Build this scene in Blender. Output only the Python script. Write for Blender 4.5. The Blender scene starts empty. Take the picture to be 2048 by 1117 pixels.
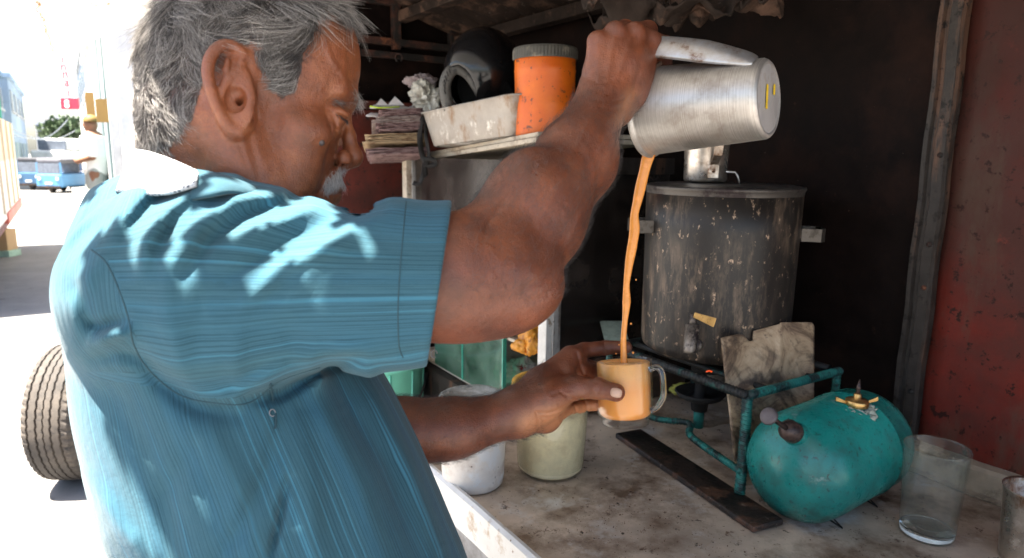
import bpy, bmesh, math, random
import numpy as np
from mathutils import Vector, Matrix, noise as mnoise
random.seed(7); RNG = np.random.default_rng(7)
SC = bpy.context.scene
R = math.radians
# ------------------------------------------------------------------ camera
F = 1365.0; CX, CY = 1024.0, 558.5
CAM = np.array([0.0, 0.0, 1.45]); PITCH = R(10.3); ROLL = R(0.8)
_r0 = np.array([1.0, 0, 0]); _f = np.array([0, math.cos(PITCH), -math.sin(PITCH)]); _u0 = np.array([0, math.sin(PITCH), math.cos(PITCH)])
_r = _r0*math.cos(ROLL) + _u0*math.sin(ROLL); _u = np.cross(_r, _f)
M3 = np.stack([_r, _u, _f], axis=1)            # camera (right, up, forward) -> world
cam_d = bpy.data.cameras.new('camera'); cam = bpy.data.objects.new('camera', cam_d)
SC.collection.objects.link(cam); SC.camera = cam
cam_d.lens = 24; cam_d.sensor_width = 36; cam_d.clip_start = 0.02; cam_d.clip_end = 500
cam.matrix_world = Matrix([[_r[0], _u[0], -_f[0], CAM[0]], [_r[1], _u[1], -_f[1], CAM[1]], [_r[2], _u[2], -_f[2], CAM[2]], [0, 0, 0, 1]])
cam_d.dof.use_dof = True; cam_d.dof.focus_distance = 0.86; cam_d.dof.aperture_fstop = 8.0
# ------------------------------------------------------------------ light
SUN_EL = R(71); SUN_AZ = np.array([-0.90, -0.43])          # horizontal direction towards the sun
SUN_DIR = np.array([SUN_AZ[0]*math.cos(SUN_EL), SUN_AZ[1]*math.cos(SUN_EL), math.sin(SUN_EL)]); SUN_DIR /= np.linalg.norm(SUN_DIR)
world = bpy.data.worlds.new('World'); SC.world = world; world.use_nodes = True
wn = world.node_tree; wn.nodes.clear()
sky = wn.nodes.new('ShaderNodeTexSky'); sky.sky_type = 'NISHITA'; sky.sun_disc = False
sky.sun_elevation = SUN_EL; sky.sun_rotation = math.atan2(SUN_DIR[0], SUN_DIR[1]); sky.dust_density = 2.0; sky.air_density = 1.0
bgn = wn.nodes.new('ShaderNodeBackground'); bgn.inputs[1].default_value = 0.055
wo = wn.nodes.new('ShaderNodeOutputWorld')
wn.links.new(sky.outputs[0], bgn.inputs[0]); wn.links.new(bgn.outputs[0], wo.inputs[0])
sun_d = bpy.data.lights.new('sun', 'SUN'); sun_d.energy = 5.0; sun_d.angle = R(0.5); sun_d.color = (1.0, 0.93, 0.81)
sun = bpy.data.objects.new('sun', sun_d); SC.collection.objects.link(sun)
sun.rotation_euler = Vector(SUN_DIR).to_track_quat('Z', 'Y').to_euler(); sun.location = (-3, 3, 6)
SC.view_settings.view_transform = 'Standard'; SC.view_settings.look = 'None'
SC.view_settings.exposure = 3.02; SC.view_settings.gamma = 1.0
SC.render.engine = 'CYCLES'
SC.cycles.max_bounces = 8; SC.cycles.transparent_max_bounces = 12; SC.cycles.caustics_reflective = False; SC.cycles.caustics_refractive = False
try: SC.cycles.use_denoising = True
except Exception: pass
# ------------------------------------------------------------------ geometry helpers
def cc(px, py, d): return np.array([(px-CX)/F*d, (CY-py)/F*d, d])       # photo position + distance -> camera frame
def c2w(p): return np.asarray(p) @ M3.T + CAM
def P(px, py, d): return c2w(cc(px, py, d))
def ray(px, py): return M3 @ np.array([(px-CX)/F, (CY-py)/F, 1.0])
YAW = R(33); U = np.array([math.cos(YAW), math.sin(YAW), 0]); V = np.array([-math.sin(YAW), math.cos(YAW), 0]); Z = np.array([0, 0, 1.0])
def W(u, v, z): return u*U + v*V + z*Z
def PZ(px, py, z): r = ray(px, py); t = (z-CAM[2])/r[2]; return CAM + r*t
def PU(px, py, u): r = ray(px, py); t = u/(r@U); return CAM + r*t
def PV(px, py, v): r = ray(px, py); t = v/(r@V); return CAM + r*t
def uv_(p): p = np.asarray(p); return float(p@U), float(p@V), float(p[2])
ZC = 0.87      # counter height
# ------------------------------------------------------------------ objects
def link(o, parent=None):
    SC.collection.objects.link(o)
    if parent is not None: o.parent = parent
    return o
def tag(o, label=None, cat=None, group=None, kind=None):
    for k, v in (('label', label), ('category', cat), ('group', group), ('kind', kind)):
        if v: o[k] = v
    return o
def empty(name, loc, label=None, cat=None, group=None):
    o = bpy.data.objects.new(name, None); o.location = Vector(loc); o.empty_display_size = 0.05; link(o)
    return tag(o, label, cat, group)
def rel(o, parent):      # parts are modelled in world space: undo the parent's transform
    if parent is not None:
        off = Vector((0, 0, 0)); q = parent
        while q is not None: off += q.location; q = q.parent
        o.location = -off
def mesh(name, verts, faces, mat=None, parent=None, smooth=False, sub=0, bevel=0, solid=0, mats=None, fm=None):
    me = bpy.data.meshes.new(name); me.from_pydata([tuple(map(float, v)) for v in verts], [], [tuple(int(i) for i in f) for f in faces]); me.update()
    return fin(name, me, mat, parent, smooth, sub, bevel, solid, mats, fm)
def fin(name, me, mat, parent, smooth=False, sub=0, bevel=0, solid=0, mats=None, fm=None):
    for m in (mats or ([mat] if mat else [])): me.materials.append(m)
    if fm is not None: me.polygons.foreach_set('material_index', fm)
    if smooth: me.polygons.foreach_set('use_smooth', [True]*len(me.polygons))
    o = bpy.data.objects.new(name, me); link(o, parent); rel(o, parent)
    if solid: m = o.modifiers.new('s', 'SOLIDIFY'); m.thickness = solid; m.offset = 0
    if bevel:
        m = o.modifiers.new('b', 'BEVEL'); m.width = bevel; m.segments = 2; m.limit_method = 'ANGLE'; m.angle_limit = R(40)
    if sub: m = o.modifiers.new('u', 'SUBSURF'); m.levels = m.render_levels = sub
    return o
class MB:
    def __init__(s): s.v = []; s.f = []
    def add(s, v, f):
        n = len(s.v); s.v += [np.asarray(q, float) for q in v]; s.f += [tuple(i+n for i in q) for q in f]; return s
    def box(s, c, ax, ay, az):          # centre and three half-axis vectors
        c, ax, ay, az = map(np.asarray, (c, ax, ay, az)); v = [c+i*ax+j*ay+k*az for i in (-1, 1) for j in (-1, 1) for k in (-1, 1)]
        return s.add(v, [(0, 1, 3, 2), (4, 6, 7, 5), (0, 4, 5, 1), (2, 3, 7, 6), (0, 2, 6, 4), (1, 5, 7, 3)])
    def wbox(s, u0, u1, v0, v1, z0, z1):
        return s.box(W((u0+u1)/2, (v0+v1)/2, (z0+z1)/2), U*(u1-u0)/2, V*(v1-v0)/2, Z*(z1-z0)/2)
    def tube(s, pts, r, n=10, cap=True, flat=None, up=None):
        pts = [np.asarray(p, float) for p in pts]; m = len(pts); rr = r if hasattr(r, '__len__') else [r]*m
        base = len(s.v); prev = None; V_ = []
        for i, p in enumerate(pts):
            t = pts[min(i+1, m-1)]-pts[max(i-1, 0)]; t = t/(np.linalg.norm(t)+1e-12)
            if prev is None:
                a = np.asarray(up, float) if up is not None else (Z if abs(t[2]) < 0.9 else np.array([1.0, 0, 0]))
            else: a = prev
            n1 = a-t*(a@t); n1 /= np.linalg.norm(n1)+1e-12; n2 = np.cross(t, n1); prev = n1
            for k in range(n):
                an = 2*math.pi*k/n; ca, sa = math.cos(an), math.sin(an)
                fl = flat if flat else 1.0
                V_.append(p+rr[i]*(n1*ca+n2*sa*fl))
        F_ = [(i*n+k, i*n+(k+1) % n, (i+1)*n+(k+1) % n, (i+1)*n+k) for i in range(m-1) for k in range(n)]
        if cap: F_ += [tuple(range(n-1, -1, -1)), tuple((m-1)*n+k for k in range(n))]
        return s.add(V_, F_)
    def lathe(s, prof, c, ax=Z, n=48, e1=None, close=False):      # prof: (radius, height)
        ax = np.asarray(ax, float)/np.linalg.norm(ax); c = np.asarray(c, float)
        a = np.asarray(e1, float) if e1 is not None else (np.array([1.0, 0, 0]) if abs(ax[0]) < 0.9 else np.array([0, 1.0, 0]))
        n1 = a-ax*(a@ax); n1 /= np.linalg.norm(n1); n2 = np.cross(ax, n1); V_ = []
        for (r, h) in prof:
            for k in range(n):
                an = 2*math.pi*k/n; V_.append(c+ax*h+r*(n1*math.cos(an)+n2*math.sin(an)))
        m = len(prof); F_ = [(i*n+k, i*n+(k+1) % n, (i+1)*n+(k+1) % n, (i+1)*n+k) for i in range(m-1) for k in range(n)]
        if prof[0][0] > 1e-6 and not close: pass
        return s.add(V_, F_)
    def obj(s, name, mat, parent=None, smooth=False, **k): return mesh(name, s.v, s.f, mat, parent, smooth, **k)
def smooth_path(pts, n=8):
    pts = [np.asarray(p, float) for p in pts]; out = []
    for i in range(len(pts)-1):
        p0, p1, p2, p3 = pts[max(i-1, 0)], pts[i], pts[i+1], pts[min(i+2, len(pts)-1)]
        for j in range(n):
            t = j/n; out.append(.5*((2*p1)+(-p0+p2)*t+(2*p0-5*p1+4*p2-p3)*t*t+(-p0+3*p1-3*p2+p3)*t**3))
    out.append(pts[-1]); return out
# ------------------------------------------------------------------ materials
def nmat(name):
    m = bpy.data.materials.new(name); m.use_nodes = True; nt = m.node_tree; b = nt.nodes['Principled BSDF']; return m, nt, b
def N(nt, t, **k):
    n = nt.nodes.new(t)
    for a, v in k.items():
        if a.startswith('i_'): n.inputs[int(a[2:])].default_value = v
        elif a.startswith('in_'): n.inputs[a[3:].replace('_', ' ')].default_value = v
        else: setattr(n, a, v)
    return n
def ramp(nt, src, stops, interp='LINEAR'):
    r = N(nt, 'ShaderNodeValToRGB'); r.color_ramp.interpolation = interp
    el = r.color_ramp.elements
    while len(el) < len(stops): el.new(0.5)
    for e, (p, c) in zip(el, stops):
        e.position = p; e.color = (*(c if hasattr(c, '__len__') else (c, c, c)), 1)
    nt.links.new(src, r.inputs[0]); return r
def noise(nt, scale, detail=4, rough=.6, vec=None, sc=None, dist=0):
    n = N(nt, 'ShaderNodeTexNoise'); n.inputs['Scale'].default_value = scale; n.inputs['Detail'].default_value = detail; n.inputs['Roughness'].default_value = rough; n.inputs['Distortion'].default_value = dist
    tc = nt.nodes.get('TC') or N(nt, 'ShaderNodeNewGeometry', name='TC')
    src = vec or tc.outputs['Position']
    if sc is not None:
        mp = N(nt, 'ShaderNodeMapping'); mp.inputs['Scale'].default_value = sc; nt.links.new(src, mp.inputs[0]); src = mp.outputs[0]
    nt.links.new(src, n.inputs['Vector']); return n
def mix(nt, fac, a, b, mode='MIX'):
    m = N(nt, 'ShaderNodeMix', data_type='RGBA', blend_type=mode)
    for s, v in ((0, fac), (6, a), (7, b)):
        if hasattr(v, 'is_linked') or hasattr(v, 'links'): nt.links.new(v, m.inputs[s])
        elif s == 0: m.inputs[0].default_value = v
        else: m.inputs[s].default_value = (*v, 1) if len(v) == 3 else v
    return m.outputs[2]
def bump(nt, b, src, strength=.3, dist=.002, prev=None):
    n = N(nt, 'ShaderNodeBump'); n.inputs['Strength'].default_value = strength; n.inputs['Distance'].default_value = dist
    nt.links.new(src, n.inputs['Height'])
    if prev is not None: nt.links.new(prev.outputs[0], n.inputs['Normal'])
    nt.links.new(n.outputs[0], b.inputs['Normal']); return n
def simple(name, col, rough=.6, metal=0, spots=None, scale=30, amt=.35, bmp=.15, spec=None, bscale=None, streak=None):
    """base colour broken by noise; spots=(colour, scale, threshold, softness) adds dirt patches"""
    m, nt, b = nmat(name); b.inputs['Roughness'].default_value = rough; b.inputs['Metallic'].default_value = metal
    n1 = noise(nt, scale, 6, .65, sc=streak)
    lo = tuple(c*(1-amt) for c in col); hi = tuple(min(1, c*(1+amt*.6)) for c in col)
    col_o = ramp(nt, n1.outputs[0], [(.3, lo), (.7, hi)]).outputs[0]
    for i, sp in enumerate(spots or []):
        n2 = noise(nt, sp[1], 8, .7, sc=sp[4] if len(sp) > 4 else None)
        f = ramp(nt, n2.outputs[0], [(sp[2]-.045, 0.0), (sp[2]-.045+sp[3]*.8, 1.0)]).outputs[0]
        col_o = mix(nt, f, col_o, sp[0])
    nt.links.new(col_o, b.inputs['Base Color'])
    rr = ramp(nt, n1.outputs[0], [(.2, max(0, rough-.12)), (.8, min(1, rough+.15))]); nt.links.new(rr.outputs[0], b.inputs['Roughness'])
    if bmp: bump(nt, b, noise(nt, bscale or scale*4, 6, .7).outputs[0], bmp, .002)
    if spec is not None: b.inputs['Specular IOR Level'].default_value = spec
    return m
def glassmat(name, col=(1, 1, 1), rough=.02, ior=1.45):
    m, nt, b = nmat(name); b.inputs['Base Color'].default_value = (*col, 1); b.inputs['Transmission Weight'].default_value = 1; b.inputs['Roughness'].default_value = rough; b.inputs['IOR'].default_value = ior
    return m
# ------------------------------------------------------------------ signed-distance sculpting (numpy)
def smin(a, b, k):
    if k <= 0: return np.minimum(a, b)
    h = np.maximum(k-np.abs(a-b), 0)/k; return np.minimum(a, b)-h*h*k*.25
def smax(a, b, k): return -smin(-a, -b, k)
def ell(p, c, r, B=None):
    q = p-np.asarray(c, np.float32)
    if B is not None: q = q @ np.asarray(B, np.float32)
    r = np.asarray(r, np.float32); k0 = np.linalg.norm(q/r, axis=1); k1 = np.linalg.norm(q/(r*r), axis=1)+1e-9
    return k0*(k0-1)/k1
def cap(p, a, b, ra, rb):
    a = np.asarray(a, np.float32); b = np.asarray(b, np.float32); ba = b-a; pa = p-a
    t = np.clip((pa @ ba)/(ba@ba+1e-12), 0, 1); return np.linalg.norm(pa-t[:, None]*ba, axis=1)-(ra+(rb-ra)*t)
def chain(p, pts, rs, k=.006):
    d = None
    for i in range(len(pts)-1):
        q = cap(p, pts[i], pts[i+1], rs[i], rs[i+1]); d = q if d is None else smin(d, q, k)
    return d
def rot2(an):        # rotation in the plane of the first two axes
    c_, s_ = math.cos(an), math.sin(an); return np.array([[c_, -s_, 0], [s_, c_, 0], [0, 0, 1.0]])
def basis(z, x):
    z = np.asarray(z, float); z = z/np.linalg.norm(z); x = np.asarray(x, float); x = x-z*(x@z); x /= np.linalg.norm(x); return np.stack([x, np.cross(z, x), z], axis=1)
def polyd(q, pts):   # distance of 2-D points to a polyline, and the running parameter 0..1
    best = np.full(len(q), 1e9, np.float32); par = np.zeros(len(q), np.float32); n = len(pts)-1
    for i in range(n):
        a = np.asarray(pts[i], np.float32); b = np.asarray(pts[i+1], np.float32); ba = b-a; pa = q-a
        t = np.clip((pa@ba)/(ba@ba), 0, 1); d = np.linalg.norm(pa-t[:, None]*ba, axis=1); m = d < best
        best[m] = d[m]; par[m] = (i+t[m])/n
    return best, par
def linesum(q, lines, a=9., b=0.):      # summed smooth ridges along polylines, with faded ends
    out = np.zeros(len(q), np.float32)
    for ln, am, w in lines:
        A = np.asarray(ln, np.float32); lo = A.min(0)-2.6*w; hi = A.max(0)+2.6*w
        m = ((q >= lo) & (q <= hi)).all(1)
        if m.any():
            x, t = polyd(q[m], ln); out[m] += am*np.exp(-(x/w)**2)*np.clip(a-np.abs(t-.5)*b, 0, 1)
    return out
def surface(f, lo, hi, h, B=14, slack=1.6):
    """sparse surface nets: f(points Nx3)->distance; returns vertices, quads"""
    lo = np.asarray(lo, float); n = np.ceil((np.asarray(hi)-lo)/h/B).astype(int); S = B*h
    g = np.stack(np.meshgrid(*[np.arange(k) for k in n], indexing='ij'), -1).reshape(-1, 3)
    d = f((lo+(g+.5)*S).astype(np.float32)); act = g[np.abs(d) < S*.87*slack]
    dims = (n*B+2).astype(np.int64)
    def idx(q): return (q[..., 0]*dims[1]+q[..., 1])*dims[2]+q[..., 2]
    o = np.stack(np.meshgrid(*[np.arange(B+1)]*3, indexing='ij'), -1)
    ids, pos, quads = [], [], []
    C8 = np.array([[i, j, k] for i in (0, 1) for j in (0, 1) for k in (0, 1)])
    E12 = [(a, b) for a in range(8) for b in range(a+1, 8) if np.abs(C8[a]-C8[b]).sum() == 1]
    for st in range(0, len(act), 160):
        bl = act[st:st+160]*B
        co = bl[:, None, None, None, :]+o[None]
        v = f((lo+co.reshape(-1, 3)*h).astype(np.float32)).reshape(len(bl), B+1, B+1, B+1)
        neg = v < 0
        cnt = sum(neg[:, c[0]:c[0]+B, c[1]:c[1]+B, c[2]:c[2]+B].astype(np.int8) for c in C8)
        w = np.argwhere((cnt > 0) & (cnt < 8))
        if len(w):
            cv = np.stack([v[w[:, 0], w[:, 1]+c[0], w[:, 2]+c[1], w[:, 3]+c[2]] for c in C8], 1)
            sp = np.zeros((len(w), 3)); sn = np.zeros(len(w))
            for a, b in E12:
                va, vb = cv[:, a], cv[:, b]; m = (va < 0) != (vb < 0); t = np.where(m, va/(va-vb+1e-20), 0)
                sp += m[:, None]*(C8[a]+t[:, None]*(C8[b]-C8[a])); sn += m
            cell = bl[w[:, 0]]+w[:, 1:]; ids.append(idx(cell)); pos.append(lo+(cell+sp/sn[:, None])*h)
        for ax in range(3):
            e1, e2 = [(1, 2), (2, 0), (0, 1)][ax]
            s0 = [slice(0, B)]*3; s1 = list(s0); s1[ax] = slice(1, B+1)
            A_ = neg[(slice(None), *s0)]; B_ = neg[(slice(None), *s1)]
            w = np.argwhere(A_ != B_)
            if not len(w): continue
            fl = A_[tuple(w.T)]; cell = bl[w[:, 0]]+w[:, 1:]
            d1 = np.zeros(3, int); d1[e1] = 1; d2 = np.zeros(3, int); d2[e2] = 1
            q = np.stack([idx(cell-d1-d2), idx(cell-d2), idx(cell), idx(cell-d1)], 1)
            q[~fl] = q[~fl][:, ::-1]; quads.append(q)
    ids = np.concatenate(ids); pos = np.concatenate(pos); quads = np.concatenate(quads)
    order = np.argsort(ids); ids = ids[order]; pos = pos[order]
    k = np.searchsorted(ids, quads); k = np.clip(k, 0, len(ids)-1); ok = (ids[k] == quads).all(1)
    return pos, k[ok]
def grid_mesh(name, v, f, mats, parent=None, attrs=None, fm=None, smooth=True, flip=False):
    if flip: f = f[:, ::-1]       # the camera frame is left-handed
    me = bpy.data.meshes.new(name); me.vertices.add(len(v)); me.vertices.foreach_set('co', np.asarray(v, np.float32).ravel())
    me.loops.add(f.size); me.loops.foreach_set('vertex_index', f.astype(np.int32).ravel())
    me.polygons.add(len(f)); me.polygons.foreach_set('loop_start', np.arange(0, f.size, f.shape[1], dtype=np.int32))
    me.update(calc_edges=True); me.validate()
    for k, a in (attrs or {}).items():
        a = np.asarray(a, np.float32)
        if a.ndim == 1: me.attributes.new(k, 'FLOAT', 'POINT').data.foreach_set('value', a)
        else: me.attributes.new(k, 'FLOAT_VECTOR', 'POINT').data.foreach_set('vector', a.ravel())
    return fin(name, me, None, parent, smooth, mats=mats, fm=fm)
# ================================================================== PERSON (foreground)
_th, _p = R(19), R(12)
HA = np.array([math.cos(_p)*math.cos(_th), -math.sin(_p), math.cos(_p)*math.sin(_th)])   # face direction (camera frame)
HS = np.array([math.sin(_p)*math.cos(_th), math.cos(_p), math.sin(_p)*math.sin(_th)])
HLt = np.array([math.sin(_th), 0, -math.cos(_th)])
HC = cc(480, 190, .56)-.072*HLt; HM = np.stack([HA, HS, HLt], axis=1).astype(np.float32)
def hl(px, py, l):
    r = np.array([(px-CX)/F, (CY-py)/F, 1.]); t = (l+HC@HLt)/(r@HLt); q = r*t-HC; return np.array([q@HA, q@HS, l])
def h2c(q): return np.asarray(q)@HM.T.astype(float)+HC
def px_of(p): return np.stack([CX+F*p[:, 0]/p[:, 2], CY-F*p[:, 1]/p[:, 2]], 1).astype(np.float32)
def Zm(x, y): return (380+.3223*x, 60+.3223*y)
HELIX = [(395, 300), (352, 190), (300, 120), (225, 92), (155, 130), (115, 215), (118, 320), (150, 430), (195, 540), (250, 615), (305, 640), (342, 605), (352, 540)]
_hl = [.0665, .0715, .0755, .079, .0815, .083, .0835, .0825, .080, .0765, .074, .0715, .0690]
_hr = [.0036, .0038, .0041, .0044, .0047, .0048, .0047, .0045, .0046, .0056, .0062, .0056, .0040]
EARH = smooth_path([hl(*Zm(x, y), l) for (x, y), l in zip(HELIX, _hl)], 3)
EARR = list(np.interp(np.arange(len(EARH))/3, np.arange(len(_hr)), _hr))
ANTI = smooth_path([hl(*Zm(x, y), l) for (x, y), l in (((325, 165), .0745), ((305, 250), .0765), ((240, 305), .0785), ((205, 370), .079), ((212, 450), .0785), ((250, 530), .0760), ((290, 585), .0745))], 2)
ANT2 = [hl(*Zm(x, y), l) for (x, y), l in (((235, 185), .0790), ((222, 250), .0795), ((235, 305), .0788))]
WR = [  # wrinkle lines on the near side of the head: zoom coords, amplitude (m, + is a groove), width (px)
    ([(840, 60), (855, 130), (895, 210), (960, 290)], -.0011, 5), ([(862, 412), (910, 392), (965, 380)], -.0006, 9),
    ([(872, 470), (930, 455), (985, 500)], .0012, 3.5), ([(905, 520), (940, 538), (975, 560)], .0026, 3.2), ([(870, 490), (900, 560), (908, 620), (900, 662)], .0014, 3.5),
    ([(850, 545), (872, 600), (880, 660)], .0008, 3), ([(815, 465), (850, 490)], .0008, 2.5), ([(960, 600), (935, 690), (908, 780), (900, 830), (860, 890), (820, 960), (800, 1010)], .0034, 5.5),
    ([(398, 430), (385, 560)], .0008, 2.5), ([(412, 470), (425, 570)], .0006, 2.5), ([(360, 640), (400, 800), (440, 940)], .0016, 9), ([(300, 690), (350, 830), (380, 920)], .0007, 5),
    ([(800, 520), (700, 480)], .0004, 3), ([(1010, 170), (980, 150), (1000, 260)], .0005, 4), ([(880, 330), (960, 300), (1010, 310)], .0005, 4), ([(870, 280), (950, 250)], .0004, 4), ([(560, 520), (520, 640)], .0003, 6),
    ([(700, 900), (760, 960), (790, 1030)], .0006, 7), ([(820, 995), (870, 1010), (915, 1018)], .0022, 3.5)]
WR = [(smooth_path([np.array(Zm(*q)) for q in l_], 4), a_*1.05, w_*1.1) for l_, a_, w_ in WR]
def f_head(p):
    q = (p-HC.astype(np.float32))@HM; l = q[:, 2].copy(); q[:, 2] = np.abs(l)
    m = lambda a, s, l_: (a, s, l_)
    q0 = q; q = q.copy(); q[:, 0] = np.where(q[:, 0] > .02, .02+(q[:, 0]-.02)/.90, np.where(q[:, 0] < -.02, -.02+(q[:, 0]+.02)/1.13, q[:, 0])); q[:, 1] += .0035
    d = ell(q, m(.004, .048, 0), (.081, .078, .073))
    d = smin(d, ell(q, m(.034, .066, 0), (.0655, .066, .060)), .03)
    d = smin(d, ell(q, m(-.03, .015, 0), (.045, .05, .058)), .03)
    d = smin(d, ell(q, m(.050, -.008, 0), (.045, .05, .044)), .02)
    d = smin(d, ell(q, m(.05, -.052, 0), (.043, .036, .044)), .02)
    d = smin(d, ell(q, m(.056, -.005, .045), (.029, .018, .0215)), .016)
    d = smin(d, cap(q, (.004, -.01, .060), (.014, -.050, .053), .010, .012), .022)
    d = smin(d, cap(q, (.014, -.052, .053), (.084, -.080, .014), .013, .013), .02)
    d = smin(d, ell(q, m(.091, -.080, 0), (.016, .016, .017)), .015)
    d = smin(d, ell(q, m(.0845, -.044, 0), (.022, .028, .026)), .014)
    d = smin(d, ell(q, m(.048, -.034, .041), (.03, .026, .016)), .02)
    d = smin(d, cap(q, (.0955, .043, .006), (.082, .041, .037), .0085, .009), .012)
    d = smax(d, -ell(q, m(.1055, .012, .029), (.0145, .0100, .0125)), .012)
    d = smin(d, ell(q, m(.034, -.050, .036), (.040, .034, .022)), .02)
    d = smax(d, -ell(q, m(.060, .038, .079), (.028, .026, .0085)), .025)
    # nose
    d = smin(d, chain(q, [(.0945, .026, 0), (.103, .010, 0), (.1115, -.006, 0)], [.0065, .0072, .0080], .004), .010)
    d = smin(d, ell(q, m(.1125, -.0095, 0), (.0105, .0095, .0105)), .006)
    d = smin(d, ell(q, m(.1005, -.0150, .0135), (.0108, .0088, .0072)), .0040)
    d = smin(d, cap(q, (.110, -.018, 0), (.100, -.0235, 0), .0035, .004), .004)
    d = smax(d, -cap(q, (.1065, -.0250, .0100), (.1025, -.0140, .0095), .0044, .0034), .0012)
    d = smax(d, -cap(q0, hl(685, 331, .0150), hl(706, 331, .0105), .0026, .0026), .0012)
    # lips
    d = smin(d, cap(q, (.1050, -.0395, 0), (.0930, -.0435, .021), .0055, .0032), .004)
    d = smin(d, cap(q, (.1035, -.0505, 0), (.0925, -.0480, .019), .0060, .0030), .005)
    d = smax(d, -cap(q, (.1110, -.0452, 0), (.0945, -.0460, .023), .0014, .0010), .0015)
    # closed, downcast eyes
    e = np.linalg.norm(q-np.array([.0825, .0150, .0315], np.float32), axis=1)-.0130
    d = smin(d, e, .004); d = smin(d, ell(q, m(.0885, .0195, .0330), (.0105, .0060, .0125)), .0030)
    d = smin(d, ell(q, m(.083, .003, .032), (.010, .0055, .015)), .008)
    # neck
    nb = (cc(415, 470, .66)-HC)@HM.astype(float); nb2 = (cc(500, 470, .66)-HC)@HM.astype(float)
    q2 = q.copy(); q2[:, 2] = l
    d = smin(d, cap(q2, (-.020, -.025, 0), tuple(nb), .053, .064), .03)
    d = smin(d, cap(q2, (.012, -.052, 0), tuple(nb2), .042, .050), .03)
    d = smin(d, cap(q2, (-.022, -.018, .058), tuple((cc(600, 470, .60)-HC)@HM.astype(float)), .012, .014), .022)
    # ear
    near = q[:, 2] > .055
    if near.any():
        qn = q0[near]; pe = qn
        hx = chain(pe, EARH, EARR, .001)
        c0 = hl(*Zm(245, 365), .0735)
        B = basis([-.28, 0, 1.0], hl(*Zm(170, 120), .08)-hl(*Zm(330, 620), .08))
        pl = ell(pe, c0, (.0355, .0195, .0055), B)
        pl = smin(pl, ell(pe, hl(*Zm(330, 330), .0685), (.0230, .0080, .0050), B), .006)
        ea = smin(pl, hx, .004)
        lob = ell(pe, hl(*Zm(295, 590), .0720), (.0085, .0105, .0045)); ea = smin(ea, lob, .004)
        ea = smin(ea, chain(pe, ANTI, list(np.interp(np.linspace(0, 1, len(ANTI)), [0, .3, .6, 1], [.0026, .0036, .0036, .0028])), .002), .0028)
        ea = smin(ea, chain(pe, ANT2, [.0020, .0026, .003], .002), .003)
        ea = smin(ea, cap(pe, hl(*Zm(352, 300), .0700), hl(*Zm(262, 400), .0735), .0034, .0022), .004)     # crus of helix
        ea = smax(ea, -ell(pe, hl(*Zm(282, 435), .0800), (.0080, .0105, .0065)), .003)
        body = smin(d[near], ea, .0060)
        body = smin(body, ell(pe, hl(*Zm(355, 455), .0730), (.0050, .0072, .0045)), .003)              # tragus
        body = smin(body, ell(pe, hl(*Zm(292, 560), .0750), (.0045, .0040, .0035)), .003)
        body = smax(body, -cap(pe, hl(*Zm(306, 425), .0770), hl(*Zm(326, 500), .0650), .0030, .0030), .002)
        d[near] = body
    # wrinkles
    nf = (np.abs(d) < .006) & (l > .0)
    if nf.any():
        px = px_of(p[nf]); dd = linesum(px, WR, 1.2, 1.4)
        d[nf] += dd+.00012*np.sin(px[:, 0]*.11+np.sin(px[:, 1]*.07)*2)*np.sin(px[:, 1]*.09+np.sin(px[:, 0]*.05)*2)
    return d
# ------------------------------------------------------------------ near (right) arm and hand
C1 = cc(1297, 224, .806); C2 = cc(1538, 198, .72); CAX = (C2-C1)/np.linalg.norm(C2-C1)       # pouring jug: rim centre and base centre
def rot_about(ax, v, an): ax = ax/np.linalg.norm(ax); return v*math.cos(an)+np.cross(ax, v)*math.sin(an)+ax*(ax@v)*(1-math.cos(an))
ELB = cc(1055, 560, .60)
def f_rarm(p):
    d = cap(p, cc(560, 560, .575), cc(900, 548, .58), .050, .0495)
    d = smin(d, cap(p, cc(860, 550, .58), cc(995, 560, .595), .0495, .042), .02)
    d = smin(d, ell(p, cc(950, 575, .585), (.075, .040, .040)), .03)
    fo = chain(p, [cc(995, 535, .60), cc(1070, 435, .635), cc(1152, 320, .69), cc(1203, 205, .737)], [.0375, .0435, .0385, .0270], .02)
    fo = smin(fo, ell(p, cc(1060, 425, .63), (.032, .055, .036)), .03)
    d = smin(d, fo, .026)
    d = smin(d, ell(p, cc(1035, 588, .60), (.016, .013, .018)), .025)          # elbow point
    d = smin(d, cap(p, cc(975, 470, .605), cc(1045, 395, .63), .024, .022), .026)
    d = smin(d, cap(p, cc(1188, 215, .715), cc(1188, 200, .722), .008, .008), .02)
    d = smin(d, f_rhand(p), .012); nf = np.abs(d) < .006
    if nf.any():
        px = px_of(p[nf])
        d[nf] += linesum(px, [([(1180, 240), (1150, 300), (1120, 370), (1075, 450)], -.0008, 6), ([(1215, 240), (1195, 320), (1175, 400), (1140, 480)], -.0007, 7), ([(1165, 280), (1190, 340), (1180, 420)], -.0006, 5), ([(1030, 380), (1080, 470), (1100, 560)], .0009, 22),
            ([(1110, 520), (1085, 560), (1050, 575)], .0012, 5), ([(1120, 545), (1095, 590), (1055, 605)], .0010, 4), ([(1010, 400), (980, 440), (965, 480)], .0012, 5), ([(950, 460), (1000, 520), (1060, 545)], -.0008, 16), ([(900, 600), (980, 610), (1050, 590)], .0012, 18), ([(1200, 215), (1225, 222), (1245, 215)], .0009, 3), ([(1185, 200), (1215, 206), (1246, 198)], .0008, 3)])
        d[nf] += .00008*np.sin(px[:, 0]*.23+np.sin(px[:, 1]*.13)*2)*np.sin(px[:, 1]*.19+np.sin(px[:, 0]*.11)*2)
    return d
KN = [cc(1302, 84, .792), cc(1268, 68, .772), cc(1230, 66, .760), cc(1195, 84, .756)]        # knuckles, index .. little
PI_ = [cc(1330, 92, .838), cc(1295, 62, .826), cc(1250, 60, .815), cc(1208, 78, .805)]
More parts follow.
